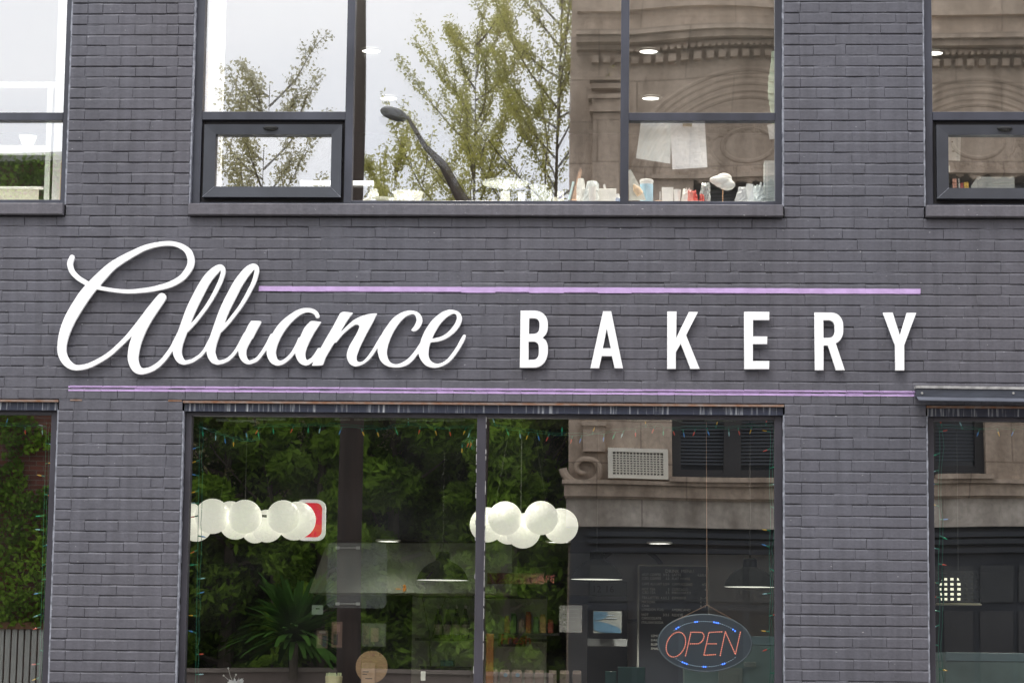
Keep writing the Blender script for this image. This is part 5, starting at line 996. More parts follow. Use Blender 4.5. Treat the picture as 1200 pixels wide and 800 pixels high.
# green white cloth hanging by the right jamb
m = MB(); Y = .2
for i in range(12):
    z0_, z1_ = PZ(903, 60+i*7, Y), PZ(903, 67+i*7, Y); w = PX(902.2+2*cos(i*.55), 80, Y); m.box(w, PX(909, 80, Y), Y+.01*(i % 2), Y+.03, z1_, z0_)
single('hanging_cloth', m, mat('pale_green_cloth', (.58,.70,.55), .8, .12, 10), 'pale green cloth hanging along the right edge of the upper pane', 'cloth')
card('white_scrap', 900.5, 909, 146, 163, .2, (.75,.77,.76), 'white paper scrap at the top right corner of the lower right pane', 'paper', .15)
# papers hanging in the lower right pane
def hang(name, pts, Y, matl, label):
    m = MB(); w = [P(x, y, Y) for x, y in pts]; m.prism([(p.x, p.z) for p in w], Y, Y+.002); return single(name, m, matl, label, 'paper')
pap = bpy.data.materials.new('stencil_paper'); pap.use_nodes = True; pb_ = pap.node_tree.nodes['Principled BSDF']; pb_.inputs['Base Color'].default_value = (.78,.82,.82,1)
h1 = hang('lettering_sheet', [(745.3,185.6),(785.5,191.8),(786.5,146),(786.5,138),(752,138),(750.6,146)], .17, pap, 'pale sheet printed with faint round letter shapes, taped left of the blank one')
LT = mat('stencil_pale', (.80,.82,.80), .6)
r = random.Random(3)
for row in range(4):
    for k, chh in enumerate(('8', 'e', '3', 'S')[:4]):
        q = P(751+k*8.6-row*1.2, 153.5+row*10+k*1.3, .169)
        if q.x < PX(783, 160, .169) and (row < 3 or k < 4): text_part('faint_letter', random.Random(row*7+k).choice('8e3S6c'), q.x, .1685, q.z, .052, LT, h1, 'LEFT', .0005, -.15)
hang('blank_sheet', [(788,198.6),(829,196),(825.6,138),(785,138)], .155, mat('blank_paper', (.90,.905,.92), .6), 'blank white sheet hanging on a clip in the lower right pane')
m = MB(); fbx(m, 800, 811, 144.5, 148.2, .145, .008); single('bulldog_clip', m, mat('brass_clip', (.42,.36,.24), .35, metal=.5), 'small metal clip holding the blank white sheet', 'clip')
# far right window
card('pinned_note', 1110, 1125.6, 160.5, 188, .18, (.50,.50,.47), 'pale note with two pin marks in the far right vent window', 'note', -.04, [(.3,.42,.75,.8,D),(.35,.55,.36,.4,D)])
for i, (a0, b0, y0, c, lb) in enumerate(((1116.5,1121,209.5,(.62,.32,.24),'coral card standing on the far right ledge'),(1123.5,1124.6,209.5,(.7,.7,.68),'thin white card standing between the coral and red cards'),(1125.5,1129,214.5,(.35,.07,.06),'dark red card standing beside the yellow one'),(1130,1135,213.5,(.62,.40,.08),'yellow card standing on the far right ledge'))):
    card('standing_card', a0, b0, y0, 223.5, .2, c, lb, 'card', .05*(i % 2))
m = MB(); fbx(m, 1145.5, 1189, 207.5, 226, .6, .3); single('grey_crate', m, mat('dull_grey_crate', (.20,.21,.21), .6, .1, 5), 'dull grey crate behind the far right vent window', 'crate')
card('small_label', 1110.5, 1113, 194.5, 201.5, .18, (.55,.58,.50), 'tiny pale label on the edge of the far right vent window', 'label')
# ================================================================ the street and its far side (seen mirrored in the glass)
ASPH = mat('asphalt', (.05,.05,.052), .85, .2, 3, .004, 60)
PAVE = mat('concrete_paving', (.30,.29,.27), .85, .12, 2.5, .002, 50)
KERB = mat('kerb_stone', (.36,.35,.33), .8, .15, 4)
m = MB(); m.box(-220, 220, -260, 200, -.60, -.135); struct('ground', m, mat('earth', (.10,.10,.08), .95, .2, 1))
m = MB(); m.box(-150, 150, -13.5, -4.0, -.134, -.12); struct('road', m, ASPH)
m = MB(); m.box(-150, 150, -3.85, .0074, -.134, 0); struct('pavement', m, PAVE)
m = MB(); m.box(-150, 150, -19.9, -13.65, -.134, 0); struct('pavement', m, PAVE)
m = MB()
for y0 in (-4.0, -13.65): m.cbox(-150, 150, y0+.0, y0+.15, -.134, .012, .01)
struct('kerb', m, KERB)
m = MB()
for i in range(-20, 20): m.box(i*6, i*6+3, -8.85, -8.72, -.12, -.116)
m.box(-150, 150, -6.15, -6.05, -.12, -.116)
struct('road_marking', m, mat('white_road_paint', (.75,.75,.72), .7, .15, 10))

def weathered_stone(name, c, dark, pale, joint_w, joint_h):
    m = bpy.data.materials.new(name); m.use_nodes = True; n = m.node_tree; L = n.links; b = n.nodes['Principled BSDF']; b.inputs['Roughness'].default_value = .9
    g = n.nodes.new('ShaderNodeNewGeometry')
    def noise(sc, st, a, ca, z, cz):
        mp = n.nodes.new('ShaderNodeMapping'); mp.inputs['Scale'].default_value = st; L.new(g.outputs['Position'], mp.inputs[0]); t = n.nodes.new('ShaderNodeTexNoise'); t.inputs['Scale'].default_value = sc; t.inputs['Detail'].default_value = 7
        L.new(mp.outputs[0], t.inputs['Vector']); r = n.nodes.new('ShaderNodeValToRGB'); L.new(t.outputs[0], r.inputs[0]); e = r.color_ramp.elements; e[0].position = a; e[0].color = (*ca, 1); e[1].position = z; e[1].color = (*cz, 1); return r.outputs[0]
    def mul(a, c_): x = n.nodes.new('ShaderNodeMix'); x.data_type = 'RGBA'; x.blend_type = 'MULTIPLY'; x.inputs[0].default_value = 1; L.new(a, x.inputs[6]); L.new(c_, x.inputs[7]); return x.outputs[2]
    col = noise(.9, (1,1,1), .3, dark, .7, pale)
    col = mul(col, noise(5, (1,1,.25), .35, (.72,.70,.68), .6, (1.08,1.08,1.08)))
    col = mul(col, noise(14, (1,1,1), .35, (.85,.85,.85), .6, (1.05,1.05,1.05)))
    s3 = n.nodes.new('ShaderNodeSeparateXYZ'); c3 = n.nodes.new('ShaderNodeCombineXYZ'); bt = n.nodes.new('ShaderNodeTexBrick'); L.new(g.outputs['Position'], s3.inputs[0]); L.new(s3.outputs[0], c3.inputs[0]); L.new(s3.outputs[2], c3.inputs[1]); L.new(c3.outputs[0], bt.inputs['Vector'])
    bt.inputs['Scale'].default_value = 1; bt.inputs['Brick Width'].default_value = joint_w; bt.inputs['Row Height'].default_value = joint_h; bt.inputs['Mortar Size'].default_value = .012
    bt.inputs['Color1'].default_value = (1,1,1,1); bt.inputs['Color2'].default_value = (.90,.90,.90,1); bt.inputs['Mortar'].default_value = (.62,.6,.58,1)
    L.new(mul(col, bt.outputs[0]), b.inputs['Base Color'])
    t = n.nodes.new('ShaderNodeTexNoise'); t.inputs['Scale'].default_value = 14; t.inputs['Detail'].default_value = 6; L.new(g.outputs['Position'], t.inputs['Vector']); bp = n.nodes.new('ShaderNodeBump'); bp.inputs['Distance'].default_value = .012; L.new(t.outputs[0], bp.inputs['Height']); L.new(bp.outputs[0], b.inputs['Normal']); return m
# stone building ---------------------------------------------------------
SY = -20.0
STONE = weathered_stone('brown_limestone', None, (.43,.335,.255), (.64,.52,.41), 1.3, .62)
STONE2 = weathered_stone('weathered_frieze', None, (.30,.255,.21), (.74,.67,.58), 2.1, 3.0)
SDARK = mat('dark_shopfront_steel', (.028,.032,.040), .5, .2, 2)
PANE_D = mat('dark_far_glass', (.02,.024,.03), .12)
SIDEX = M(668, 300, SY).x; REX = 26.0
def MZ(py, px=800, y=SY): return M(px, py, y).z
def MX(px, py=400, y=SY): return M(px, py, y).x
zA, zF, zL, zC, zD, zE, ZT = MZ(616), MZ(584), MZ(563), MZ(380), MZ(330), MZ(203), 16.0
sb = thing('stone_building', ((SIDEX+REX)/2, SY-6, 0), 'brown limestone building with arches and dentils mirrored in the window glass', 'building')
m = MB(); m.box(SIDEX+.01, REX, SY-12, SY-.4, 0, ZT-.01)
def seg(xs, z0, z1, p=0.0):
    for a, b in zip(xs[0::2], xs[1::2]): m.box(a, b, SY-.399, SY+p, z0, z1)
seg([SIDEX, REX], zF-.001, zL, .0)
seg([SIDEX, MX(790, 530), MX(932, 530), MX(1015, 530), MX(1150, 530), MX(1290, 530), MX(1420,530), MX(1560,530), MX(1700,530), REX], zL, zC, 0)
seg([SIDEX, REX], zC, zD, .03)
seg([SIDEX, MX(812, 220), MX(930, 220), MX(1086, 220), MX(1215, 220), MX(1370,220), MX(1500,220), REX], zD, zE, 0)
seg([SIDEX, REX], zE, ZT, 0)
part('wall', m, STONE, sb)
m = MB(); m.box(SIDEX-.02, REX, SY-.3, SY+.10, zA, zF); part('frieze', m, STONE2, sb)
m = MB(); m.box(SIDEX-.05, REX, SY-.3, SY+.22, zF+.03, zL-.06); m.box(SIDEX-.08, REX, SY-.3, SY+.30, zL-.055, zL+.0); m.box(SIDEX-.04, REX, SY-.3, SY+.15, zF+.002, zF+.028)
part('string_course', m, STONE, sb)
m = MB(); m.box(MX(786, 560), MX(936, 560), SY+.0, SY+.38, zL+.001, zL+.07); m.box(MX(1090, 560), MX(1155, 560), SY, SY+.38, zL+.001, zL+.07); part('far_sill', m, STONE, sb)
# window fillings
for (a, b, z0, z1, yy) in [(MX(790,530), MX(932,530), zL, zC, 530), (MX(1015,530), MX(1150,530), zL, zC, 530), (MX(1290,530), MX(1420,530), zL, zC, 530), (MX(1560,530), MX(1700,530), zL, zC, 530), (MX(812,220), MX(930,220), zD, zE, 220), (MX(1086,220), MX(1215,220), zD, zE, 220), (MX(1370,220), MX(1500,220), zD, zE, 220)]:
    m = MB(); t = .13; mid = (a+b)/2
    m.box(a, a+t, SY-.32, SY-.2, z0+.07, z1); m.box(b-t, b, SY-.32, SY-.2, z0+.07, z1); m.box(mid-.12, mid+.12, SY-.32, SY-.18, z0+.07, z1)
    m.box(a+t, b-t, SY-.32, SY-.2, z1-.12, z1); m.box(a+t, b-t, SY-.32, SY-.2, z0+.07, z0+.22)
    w = part('window', m, mat('dark_far_frame', (.03,.028,.03), .5), sb)
    m = MB(); m.box(a+.01, b-.01, SY-.36, SY-.33, z0+.07, z1); part('pane', m, PANE_D, w)
    m = MB(); z = z0+.3
    while z < z1-.15: m.add([(a+t, SY-.30, z), (b-t, SY-.30, z), (b-t, SY-.325, z+.03), (a+t, SY-.325, z+.03)], [(0,1,2,3)]); z += .05
    part('blind', m, mat('grey_blind', (.07,.08,.095), .6), w, kind='stuff')
# air conditioner set through the wall
a, b, z0, z1 = MX(713,540), MX(785,540), MZ(559,750), MZ(523,750)
m = MB(); e = .07
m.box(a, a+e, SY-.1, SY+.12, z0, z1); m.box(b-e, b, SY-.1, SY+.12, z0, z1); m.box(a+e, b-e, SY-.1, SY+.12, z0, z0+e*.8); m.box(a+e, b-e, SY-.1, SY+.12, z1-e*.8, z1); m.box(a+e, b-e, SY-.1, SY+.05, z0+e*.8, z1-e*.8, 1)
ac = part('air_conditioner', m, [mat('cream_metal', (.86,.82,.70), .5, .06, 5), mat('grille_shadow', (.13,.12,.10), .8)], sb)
m = MB(); n = 15
for i in range(1, n): x = a+e+(b-a-2*e)*i/n; m.box(x-.009, x+.009, SY+.05, SY+.10, z0+e*.8, z1-e*.8)
for i in range(1, 9): z = z0+.06+(z1-z0-.12)*i/9; m.box(a+e, b-e, SY+.055, SY+.095, z-.007, z+.007)
part('grille', m, mat('cream_metal2', (.86,.82,.70), .5), ac, kind='stuff')
# shopfront under the frieze: dark steel, glass panels, roller box
m = MB(); m.box(SIDEX+.05, REX, SY-.35, SY-.05, 0, zA)
part('shopfront', m, SDARK, sb)
m = MB()
for k, py in enumerate((622, 630, 640)): m.box(SIDEX+.3, REX, SY-.05, SY+.12-.03*k, MZ(py+5.5), MZ(py))
part('steel_beam', m, mat('steel_blue_black', (.022,.026,.034), .4), sb)
for i, (pa, pb) in enumerate(((692, 742), (748, 796), (802, 872), (880, 950), (1030, 1098), (1104, 1138), (1146, 1184), (1190, 1240), (1250, 1300))):
    m = MB(); m.box(MX(pa, 690), MX(pb, 690), SY-.048, SY-.02, MZ(702), MZ(660)); part('transom_light', m, mat('milky_far_glass', (.05,.053,.055), .35), sb)
    m = MB(); m.box(MX(pa, 690)-.0, MX(pb, 690)+.0, SY-.048, SY-.02, MZ(860), MZ(712)); part('shop_pane', m, mat('dim_far_glass', (.03,.03,.032), .15), sb)
# pilaster, capital, cornice, dentils
m = MB(); m.box(MX(697,150), MX(728,150), SY+.0005, SY+.16, zD, MZ(135, 710)); part('pilaster', m, STONE, sb)
m = MB(); X0, X1 = MX(697,150), MX(728,150)
for k, (pa, pb, e) in enumerate(((134,128,.05), (128,119,.02), (119,114,.07), (107,101,.03), (98,94,.06))): m.box(X0-e, X1+e, SY+.0005, SY+.17+e, MZ(pa,710), MZ(pb,710)-.004)
part('capital', m, STONE, sb)
m = MB()
for pa, pb, pr in ((62,57,.16), (57,50,.36), (50,44,.46), (17,12,.12)): m.box(MX(677,55), REX, SY+.0005, SY+pr, MZ(pa), MZ(pb)-.003)
part('cornice', m, STONE, sb)
m = MB(); x = MX(695, 72)
while x < REX-.2: m.box(x, x+.10, SY+.0005, SY+.14, MZ(76), MZ(68)); x += .165
x = MX(745, 60)
while x < REX-.2: m.box(x, x+.05, SY+.17, SY+.24, MZ(65), MZ(61)); x += .09
part('dentil_row', m, STONE, sb, kind='stuff')
rs = random.Random(3)
for bay, pxc in enumerate((872, 1148, 1424, 1700)):
    cx = MX(pxc, 150); cz = MZ(221); Ro = MZ(88)-MZ(221)
    for k, (dr, rr) in enumerate(((0,.05), (.10,.035), (.19,.045), (.30,.03), (.38,.045))):
        m = MB(); R = Ro-dr; m.tube([(cx+R*cos(t), SY-rr*.35, cz+R*sin(t)*1.0) for t in [pi*(.06+.88*i/40) for i in range(41)]], rr*.9, 8); part('arch_moulding', m, STONE, sb, smooth=True)
    m = MB(); m.tube([(cx+.36*cos(t), SY-.015, MZ(168)+.24*sin(t)) for t in [2*pi*i/30 for i in range(31)]], .04, 8); m.tube([(cx+.52*cos(t), SY-.01, MZ(168)+.37*sin(t)) for t in [2*pi*i/30 for i in range(31)]], .025, 8)
    part('wreath', m, STONE, sb, smooth=True)
    m = MB()
    for i in range(420):
        t = rs.uniform(0, 2*pi); r = rs.uniform(.62, 1.15); x, z = cx+r*cos(t)*1.0, MZ(172)+r*sin(t)*.45
        if abs(z-MZ(172)) > .44: continue
        w = rs.uniform(0, pi); m.ball((x, SY-.01, z), .045, 8, sq=(1+1.1*abs(cos(w)), .8, 1+1.1*abs(sin(w))))
    part('carved_foliage', m, STONE, sb, kind='stuff')
    m = MB(); m.box(cx-1.35, cx+1.35, SY+.0005, SY+.10, MZ(206), MZ(202)); part('lintel_moulding', m, STONE, sb)
# scroll bracket beside the air conditioner
m = MB(); c = M(685, 548, SY); pts = []
for i in range(70): t = i/69*5.2*pi/2+pi; r = .30-.24*i/69; pts.append((c.x+r*cos(t)*1.05, SY+.08, c.z+r*sin(t)*.85))
m.tube(pts, [.06-.03*i/69 for i in range(70)], 8); m.box(c.x-.02, c.x+.30, SY+.0005, SY+.12, c.z+.25, c.z+.62); m.box(c.x-.04, c.x+.32, SY+.0005, SY+.18, c.z+.62, c.z+.68)
part('scroll_bracket', m, STONE, sb, smooth=True)

# leaf clouds ------------------------------------------------------------
def leaf_arrays(cen, nrm_seed, size, aspect=1.7, up=.0):
    rg = np.random.default_rng(nrm_seed); n = len(cen)
    a = rg.normal(size=(n, 3)); a[:, 2] += up; a /= np.linalg.norm(a, axis=1)[:, None]
    b = rg.normal(size=(n, 3)); b -= (b*a).sum(1)[:, None]*a; b /= np.linalg.norm(b, axis=1)[:, None]
    s = size*rg.uniform(.6, 1.35, size=(n, 1)); a = a*s*aspect/2; b = b*s/2
    v = np.stack([cen-a, cen+b*.9-a*.1, cen+a, cen-b*.9-a*.1], 1).reshape(-1, 3)
    return v
def quads_mesh(name, v, matl, off):
    n = len(v)//4; me = bpy.data.meshes.new(name)
    me.vertices.add(4*n); me.vertices.foreach_set('co', (v-np.array(off)).astype(np.float32).ravel())
    me.loops.add(4*n); me.loops.foreach_set('vertex_index', np.arange(4*n, dtype=np.int32))
    me.polygons.add(n); me.polygons.foreach_set('loop_start', np.arange(0, 4*n, 4, dtype=np.int32))
    try: me.polygons.foreach_set('loop_total', np.full(n, 4, dtype=np.int32))
    except Exception: pass
    me.materials.append(matl); me.update(calc_edges=True); me.validate(); return me
LEAF_SPRING = leaf_material('spring_leaves', (.50,.50,.13), (.70,.68,.22), .6)
LEAF_DARK = leaf_material('dark_leaves', (.065,.115,.016), (.28,.45,.055), .5)
LEAF_MID = leaf_material('mid_leaves', (.11,.19,.02), (.34,.53,.07), .5)
LEAF_IVY = leaf_material('ivy_leaves', (.10,.19,.02), (.32,.50,.06), .4)
BARK = mat('bark', (.13,.105,.08), .9, .3, 6)
def leaf_part(name, cen, seed, size, matl, parent, aspect=1.7):
    off = root_of(parent)
    o = bpy.data.objects.new(name, quads_mesh(name, leaf_arrays(np.array(cen), seed, size, aspect), matl, off)); C.objects.link(o); o.parent = parent; return o
def airy_tree(base, H, spread, nb, seed, label, lpb=120, leafsize=.036, leaf=None, group=None):
    """young ginkgo-like tree: straight trunk, long rising branches with leaves close along them"""
    r = random.Random(seed); t = thing('street_tree', base, label, 'tree', group)
    m = MB(); bx, by, bz = base; lean = r.uniform(-.02, .02)
    tp = lambda k: Vector((bx+lean*H*k+.12*sin(3*k+seed), by, bz+H*k))
    m.tube([tp(i/12) for i in range(13)], [max(.006, .07*(1-i/12)) for i in range(13)], 8)
    part('trunk', m, BARK, t, smooth=True)
    m = MB(); cen = []
    for b in range(nb):
        k = .28+.715*(b/nb)**.9; p = tp(k); az = b*2.4+r.uniform(-.4, .4); L = spread*(1.25-k)*r.uniform(.6, 1.35)
        pts = [p]; d = Vector((cos(az), sin(az)*.7, .42+r.uniform(-.1, .35))).normalized(); n = 9
        for i in range(n):
            d = (d+Vector((r.uniform(-.12,.12), r.uniform(-.12,.12), .13))).normalized(); pts.append(pts[-1]+d*L/n)
        m.tube(pts, [max(.003, .020*(1-i/n)) for i in range(n+1)], 5)
        for i in range(lpb):
            f = r.uniform(.12, 1)**.8*n; i0 = min(int(f), n-1); q = pts[i0].lerp(pts[i0+1], f-i0); s = .045+.07*r.random()
            cen.append((q.x+r.gauss(0, s*.7), q.y+r.gauss(0, s*.7), q.z+r.gauss(0, s*.6)))
        for s_ in range(3):
            i0 = r.randrange(2, n-1); q = pts[i0]; d2 = (d+Vector((r.uniform(-1,1), r.uniform(-1,1), r.uniform(0,.8)))).normalized(); l2 = L*r.uniform(.15, .35)
            e = q+d2*l2; m.tube([q, q.lerp(e, .5)+Vector((0,0,.03)), e], [.008,.006,.003], 4)
            for i in range(lpb//5):
                w = q.lerp(e, r.random()); cen.append((w.x+r.gauss(0,.06), w.y+r.gauss(0,.06), w.z+r.gauss(0,.06)))
    part('branches', m, BARK, t); leaf_part('crown', cen, seed, leafsize, leaf or LEAF_SPRING, t)
    return t
def dense_tree(base, H, rx, seed, label, n=9000, size=.13, leaf=None, low=.08, clumps=34, conic=.35):
    r = random.Random(seed); rg = np.random.default_rng(seed); t = thing('bushy_tree', base, label, 'tree', 'dense garden trees behind the far pavement')
    bx, by, bz = base; m = MB(); m.tube([(bx, by, bz), (bx+.05, by, bz+H*.4), (bx-.03, by, bz+H*.85)], [.16, .10, .03], 8)
    for b in range(14):
        z = bz+H*(low+.08+.75*b/14); a = b*2.4; L = rx*.7*(1-.6*b/14); m.tube([(bx, by, z), (bx+cos(a)*L*.5, by+sin(a)*L*.5, z+.15*L), (bx+cos(a)*L, by+sin(a)*L, z+.5*L)], [.05, .03, .01], 5)
    part('trunk', m, BARK, t, smooth=True)
    cs = []
    for c in range(clumps):
        k = low+(1-low)*(c+.5)/clumps; a = c*2.4+r.uniform(-.5, .5); R = rx*(1-conic*k)*(1-max(0, k-.75)*2.6)*r.uniform(.45, 1)
        cs.append((bx+cos(a)*R, by+sin(a)*R, bz+H*k*.97, r.uniform(.45, .95)*rx*.42))
    n = int(n*2.9); cs = np.array(cs); idx = rg.integers(0, clumps, n); d = rg.normal(size=(n, 3)); d /= np.linalg.norm(d, axis=1)[:, None]
    rad = rg.uniform(.35, 1, size=(n, 1))**.5; cen = cs[idx, :3]+d*rad*cs[idx, 3:4]*np.array([1.15, 1.15, .8])
    cen[:, 2] = np.maximum(cen[:, 2], bz+.05)
    leaf_part('crown', cen, seed, size*.56, leaf or LEAF_DARK, t, 2.4); return t
def at(px, y, z=0.0): q = M(px, 640, y); return (q.x, y, z)
airy_tree(at(640, -22), 13.3, 4.6, 56, 5, 'tall airy spring tree mirrored beside the brown stone building', 480)
airy_tree(at(560, -23.5), 11.6, 4.4, 40, 9, 'slender airy spring tree mirrored in the middle of the large upper pane', 360)
airy_tree(at(475, -24.5), 9.6, 4.2, 24, 14, 'low airy spring tree mirrored behind the street lamp', 380)
airy_tree(at(318, -21.5), 10.2, 3.6, 44, 21, 'thin leaning spring tree mirrored in the upper left pane', 190, .036, leaf_material('olive_leaves', (.38,.36,.18), (.55,.51,.26), .6))
dense_tree(at(262, -22), 6.6, 1.7, 31, 'dark bushy tree mirrored left of the utility pole', 9000)
dense_tree(at(345, -24), 7.2, 2.1, 32, 'dark bushy tree mirrored behind the round lamp cluster', 11000, leaf=LEAF_DARK)
dense_tree(at(372, -21), 6.4, 1.1, 37, 'bright green bushy tree just left of the mirrored utility pole', 6500, leaf=LEAF_MID)
dense_tree(at(455, -22), 6.9, 1.9, 33, 'dark bushy tree mirrored just right of the utility pole', 11000)
dense_tree(at(525, -24.5), 7.4, 2.2, 34, 'dark bushy tree mirrored behind the black pendant lamp', 12000)
dense_tree(at(620, -22.5), 7.3, 1.9, 35, 'green bushy tree mirrored above the right lamp cluster', 12000, leaf=LEAF_MID)
dense_tree(at(560, -27.5), 6.9, 3.0, 36, 'farthest dark bushy tree at the back of the garden', 12000, .17)
dense_tree(at(300, -28), 7.0, 3.2, 38, 'farthest dark bushy tree on the left side of the garden', 12000, .17)
dense_tree(at(430, -29), 6.9, 3.2, 39, 'farthest dark bushy tree in the middle of the garden', 12000, .17)
dense_tree(at(640, -25.5), 7.4, 2.4, 41, 'dense bushy tree filling the corner against the stone building', 12000, .15)
dense_tree(at(590, -20.6), 5.2, 1.0, 42, 'small green bushy tree just right of the mirrored lamp post', 5000, .11, leaf=LEAF_MID)
# big-leaved shrub
def blade_shrub(base, L, n, seed):
    r = random.Random(seed); t = thing('broad_leaf_shrub', base, 'shrub with long arching green leaves mirrored low in the left shop window', 'shrub'); m = MB()
    for i in range(n):
        a = r.uniform(0, 2*pi); el = r.uniform(.2, 1.35); l = L*r.uniform(.6, 1); d = Vector((cos(a)*cos(el), sin(a)*cos(el), sin(el))); sd_ = d.cross(Vector((0,0,1))).normalized()
        w = l*.04; p = Vector(base)+Vector((0,0,.5)); pv = None
        for k in range(7):
            ww = w*sin(pi*(k+.4)/7.2)+.004; row = (p-sd_*ww, p+sd_*ww)
            if pv: m.add([pv[0], pv[1], row[1], row[0]], [(0,1,2,3)])
            pv = row; d = (d+Vector((0,0,-.17))).normalized(); p = p+d*l/6
    o = part('leaves', m, leaf_material('blade_leaves', (.035,.09,.018), (.10,.22,.04), .35), t); 
    m = MB(); m.tube([base, (base[0], base[1], base[2]+.5)], .06, 8); part('stem', m, BARK, t)
blade_shrub(at(343, -19.4, 1.2), 1.2, 210, 4)
# garden wall and the planting bed behind
m = MB(); zW = MZ(782, 400, -19.5); m.box(MX(60, 780, -19.5), SIDEX-.15, -19.75, -19.5, 0, zW-.06); gw = single('garden_wall', m, mat('brown_render', (.20,.16,.14), .9, .15, 2), 'low brown rendered garden wall mirrored along the bottom of the shop windows', 'wall')
m = MB(); m.box(MX(60, 780, -19.5), SIDEX-.15, -19.8, -19.45, zW-.058, zW); part('coping', m, mat('brown_coping', (.25,.21,.18), .9, .1, 3), gw)
m = MB(); m.box(-14, SIDEX-.1, -34, -19.9, -.134, .02); struct('garden_soil', m, mat('soil', (.05,.04,.03), .95, .3, 2))

# ivy-grown brick building on the left -------------------------------------
IY = -19.9
ix1 = MX(150, 600, IY)
ib = thing('ivy_building', (ix1-5, IY-4, 0), 'red brick building overgrown with ivy mirrored in the leftmost shop window', 'building')
REDB = bpy.data.materials.new('red_brick'); REDB.use_nodes = True; n_ = REDB.node_tree; b_ = n_.nodes['Principled BSDF']; b_.inputs['Roughness'].default_value = .9
g_ = n_.nodes.new('ShaderNodeNewGeometry'); sp = n_.nodes.new('ShaderNodeSeparateXYZ'); cb = n_.nodes.new('ShaderNodeCombineXYZ'); bt = n_.nodes.new('ShaderNodeTexBrick')
n_.links.new(g_.outputs['Position'], sp.inputs[0]); n_.links.new(sp.outputs[0], cb.inputs[0]); n_.links.new(sp.outputs[2], cb.inputs[1]); n_.links.new(cb.outputs[0], bt.inputs['Vector'])
bt.inputs['Scale'].default_value = 1; bt.inputs['Brick Width'].default_value = .21; bt.inputs['Row Height'].default_value = .07; bt.inputs['Mortar Size'].default_value = .006
bt.inputs['Color1'].default_value = (.20,.065,.04,1); bt.inputs['Color2'].default_value = (.13,.045,.03,1); bt.inputs['Mortar'].default_value = (.18,.15,.13,1)
n_.links.new(bt.outputs[0], b_.inputs['Base Color'])
ztop = MZ(188, 20, IY)
m = MB(); m.box(ix1-16, ix1, IY-9, IY, 0, ztop); part('wall', m, REDB, ib)
m = MB(); m.box(ix1-16, ix1+.05, IY-9, IY+.12, ztop+.001, ztop+.12); part('coping', m, mat('grey_coping', (.34,.34,.33), .8), ib)
for pa, pb, ya, yb in ((-110, -6, 725, 618), (-230, -120, 560, 430), (-60, 30, 430, 300)):
    m = MB(); m.box(MX(pa, 650, IY), MX(pb, 650, IY), IY+.001, IY+.04, MZ(ya, 20, IY), MZ(yb, 20, IY)); w = part('window', m, mat('far_window_frame', (.035,.035,.037), .5), ib)
    m = MB(); m.box(MX(pa, 650, IY)+.08, MX(pb, 650, IY)-.08, IY+.041, IY+.05, MZ(ya, 20, IY)+.08, MZ(yb, 20, IY)-.08); part('pane', m, PANE_D, w)
m = MB(); xa, xb = MX(-60, 750, IY), MX(62, 750, IY); x = xa
while x < xb: m.box(x, x+.07, IY+.001, IY+.05, 0, MZ(738, 30, IY)); x += .095
part('corrugated_door', m, mat('grey_corrugated', (.42,.42,.38), .6, .1, 3), ib, kind='stuff')
m = MB(); m.box(xa-.1, xb+.1, IY+.001, IY+.09, MZ(738,30,IY)+.002, MZ(730,30,IY)); part('door_lintel', m, mat('rust_lintel', (.22,.11,.06), .8), ib)
rg = np.random.default_rng(8); pts = []
def iv(px, py):      # how thickly the ivy covers a spot of the wall
    s = .5+.5*sin(px*.06+1.7*sin(py*.031))*sin(py*.052+px*.02)
    k = s > .52
    if py < 250: return True
    if -4 < px < 130 and 590 < py < 735: return True
    if 555 < py < 600: return s > .25
    if 485 < py < 520: return s > .3
    if px < -4 and py > 600: return False
    return (k or s > .40) and py < 735
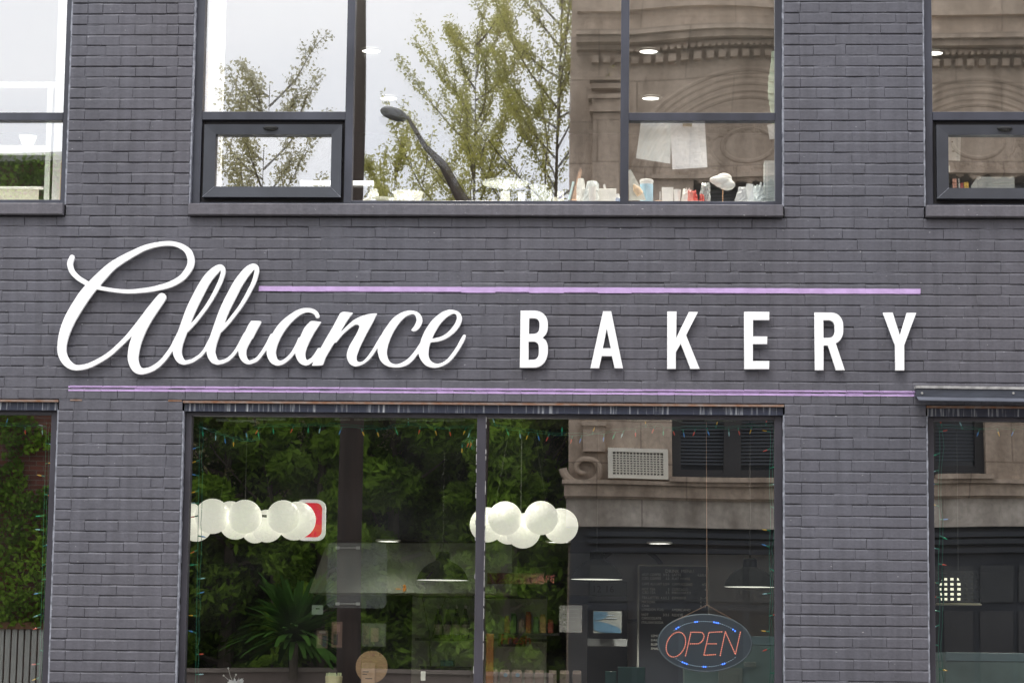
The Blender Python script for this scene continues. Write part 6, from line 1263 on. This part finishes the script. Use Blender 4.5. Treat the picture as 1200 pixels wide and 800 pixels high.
while len(pts) < 62000:
    px, py = rg.uniform(-900, 150), rg.uniform(180, 745)
    if iv(px, py): q = M(px, py, IY); pts.append((q.x, IY+.06+abs(rg.normal())*.07, q.z))
off = root_of(ib); o = bpy.data.objects.new('ivy', quads_mesh('ivy', leaf_arrays(np.array(pts), 3, .062, 1.3), LEAF_IVY, off)); C.objects.link(o); o.parent = ib; tag(o, kind='stuff')

# wooden pole and street lamp ---------------------------------------------
q = M(413.5, 300, -15.6); q2 = M(408.5, 650, -15.6)
m = MB(); m.tube([(q2.x, -15.6, -.1), (q.x, -15.6, 4), (q.x, -15.6, 11.5)], [.155, .15, .125], 20); up_ = thing('utility_pole', (q2.x, -15.6, 0), 'thick brown wooden utility pole mirrored in both storeys of glass', 'pole')
part('shaft', m, mat('weathered_pole_wood', (.034,.021,.016), .85, .3, 4, stretch=(4,4,.3)), up_, smooth=True)
m = MB(); m.box(q.x-1.1, q.x+1.1, -15.72, -15.5, 10.4, 10.55); part('cross_arm', m, BARK, up_)
LYY = -19.2
hx, tx, bxp = M(463, 136, LYY), M(540, 232, LYY), M(566, 640, LYY)
sl_ = thing('street_lamp', (bxp.x, LYY, 0), 'dark street lamp with a slanting arm mirrored in the large upper pane', 'street lamp')
m = MB(); m.tube([(bxp.x, LYY, 0), (bxp.x, LYY, tx.z-.9)], .07, 12); part('post', m, mat('lamp_brown', (.04,.022,.016), .5), sl_, smooth=True)
m = MB(); m.tube([(bxp.x, LYY, tx.z-.9), (bxp.x-.12, LYY, tx.z-.3), (tx.x, LYY, tx.z), (tx.x-.25, LYY, tx.z+.45), ((hx.x+tx.x)/2-.03, LYY, (hx.z+tx.z)/2+.12), (hx.x+.18, LYY, hx.z-.03)], [.07,.075,.085,.065,.04,.025], 10); part('arm', m, mat('lamp_brown', (.04,.022,.016), .5), sl_, smooth=True)
m = MB(); m.ball((hx.x-.01, LYY, hx.z), .20, 16, sq=(1.0, .6, .50)); m.v = [(x, y, max(z-(x-hx.x)*.25, hx.z-.09-(x-hx.x)*.35)) for x, y, z in m.v]; part('lamp_head', m, mat('lamp_head', (.03,.03,.035), .5), sl_, smooth=True)
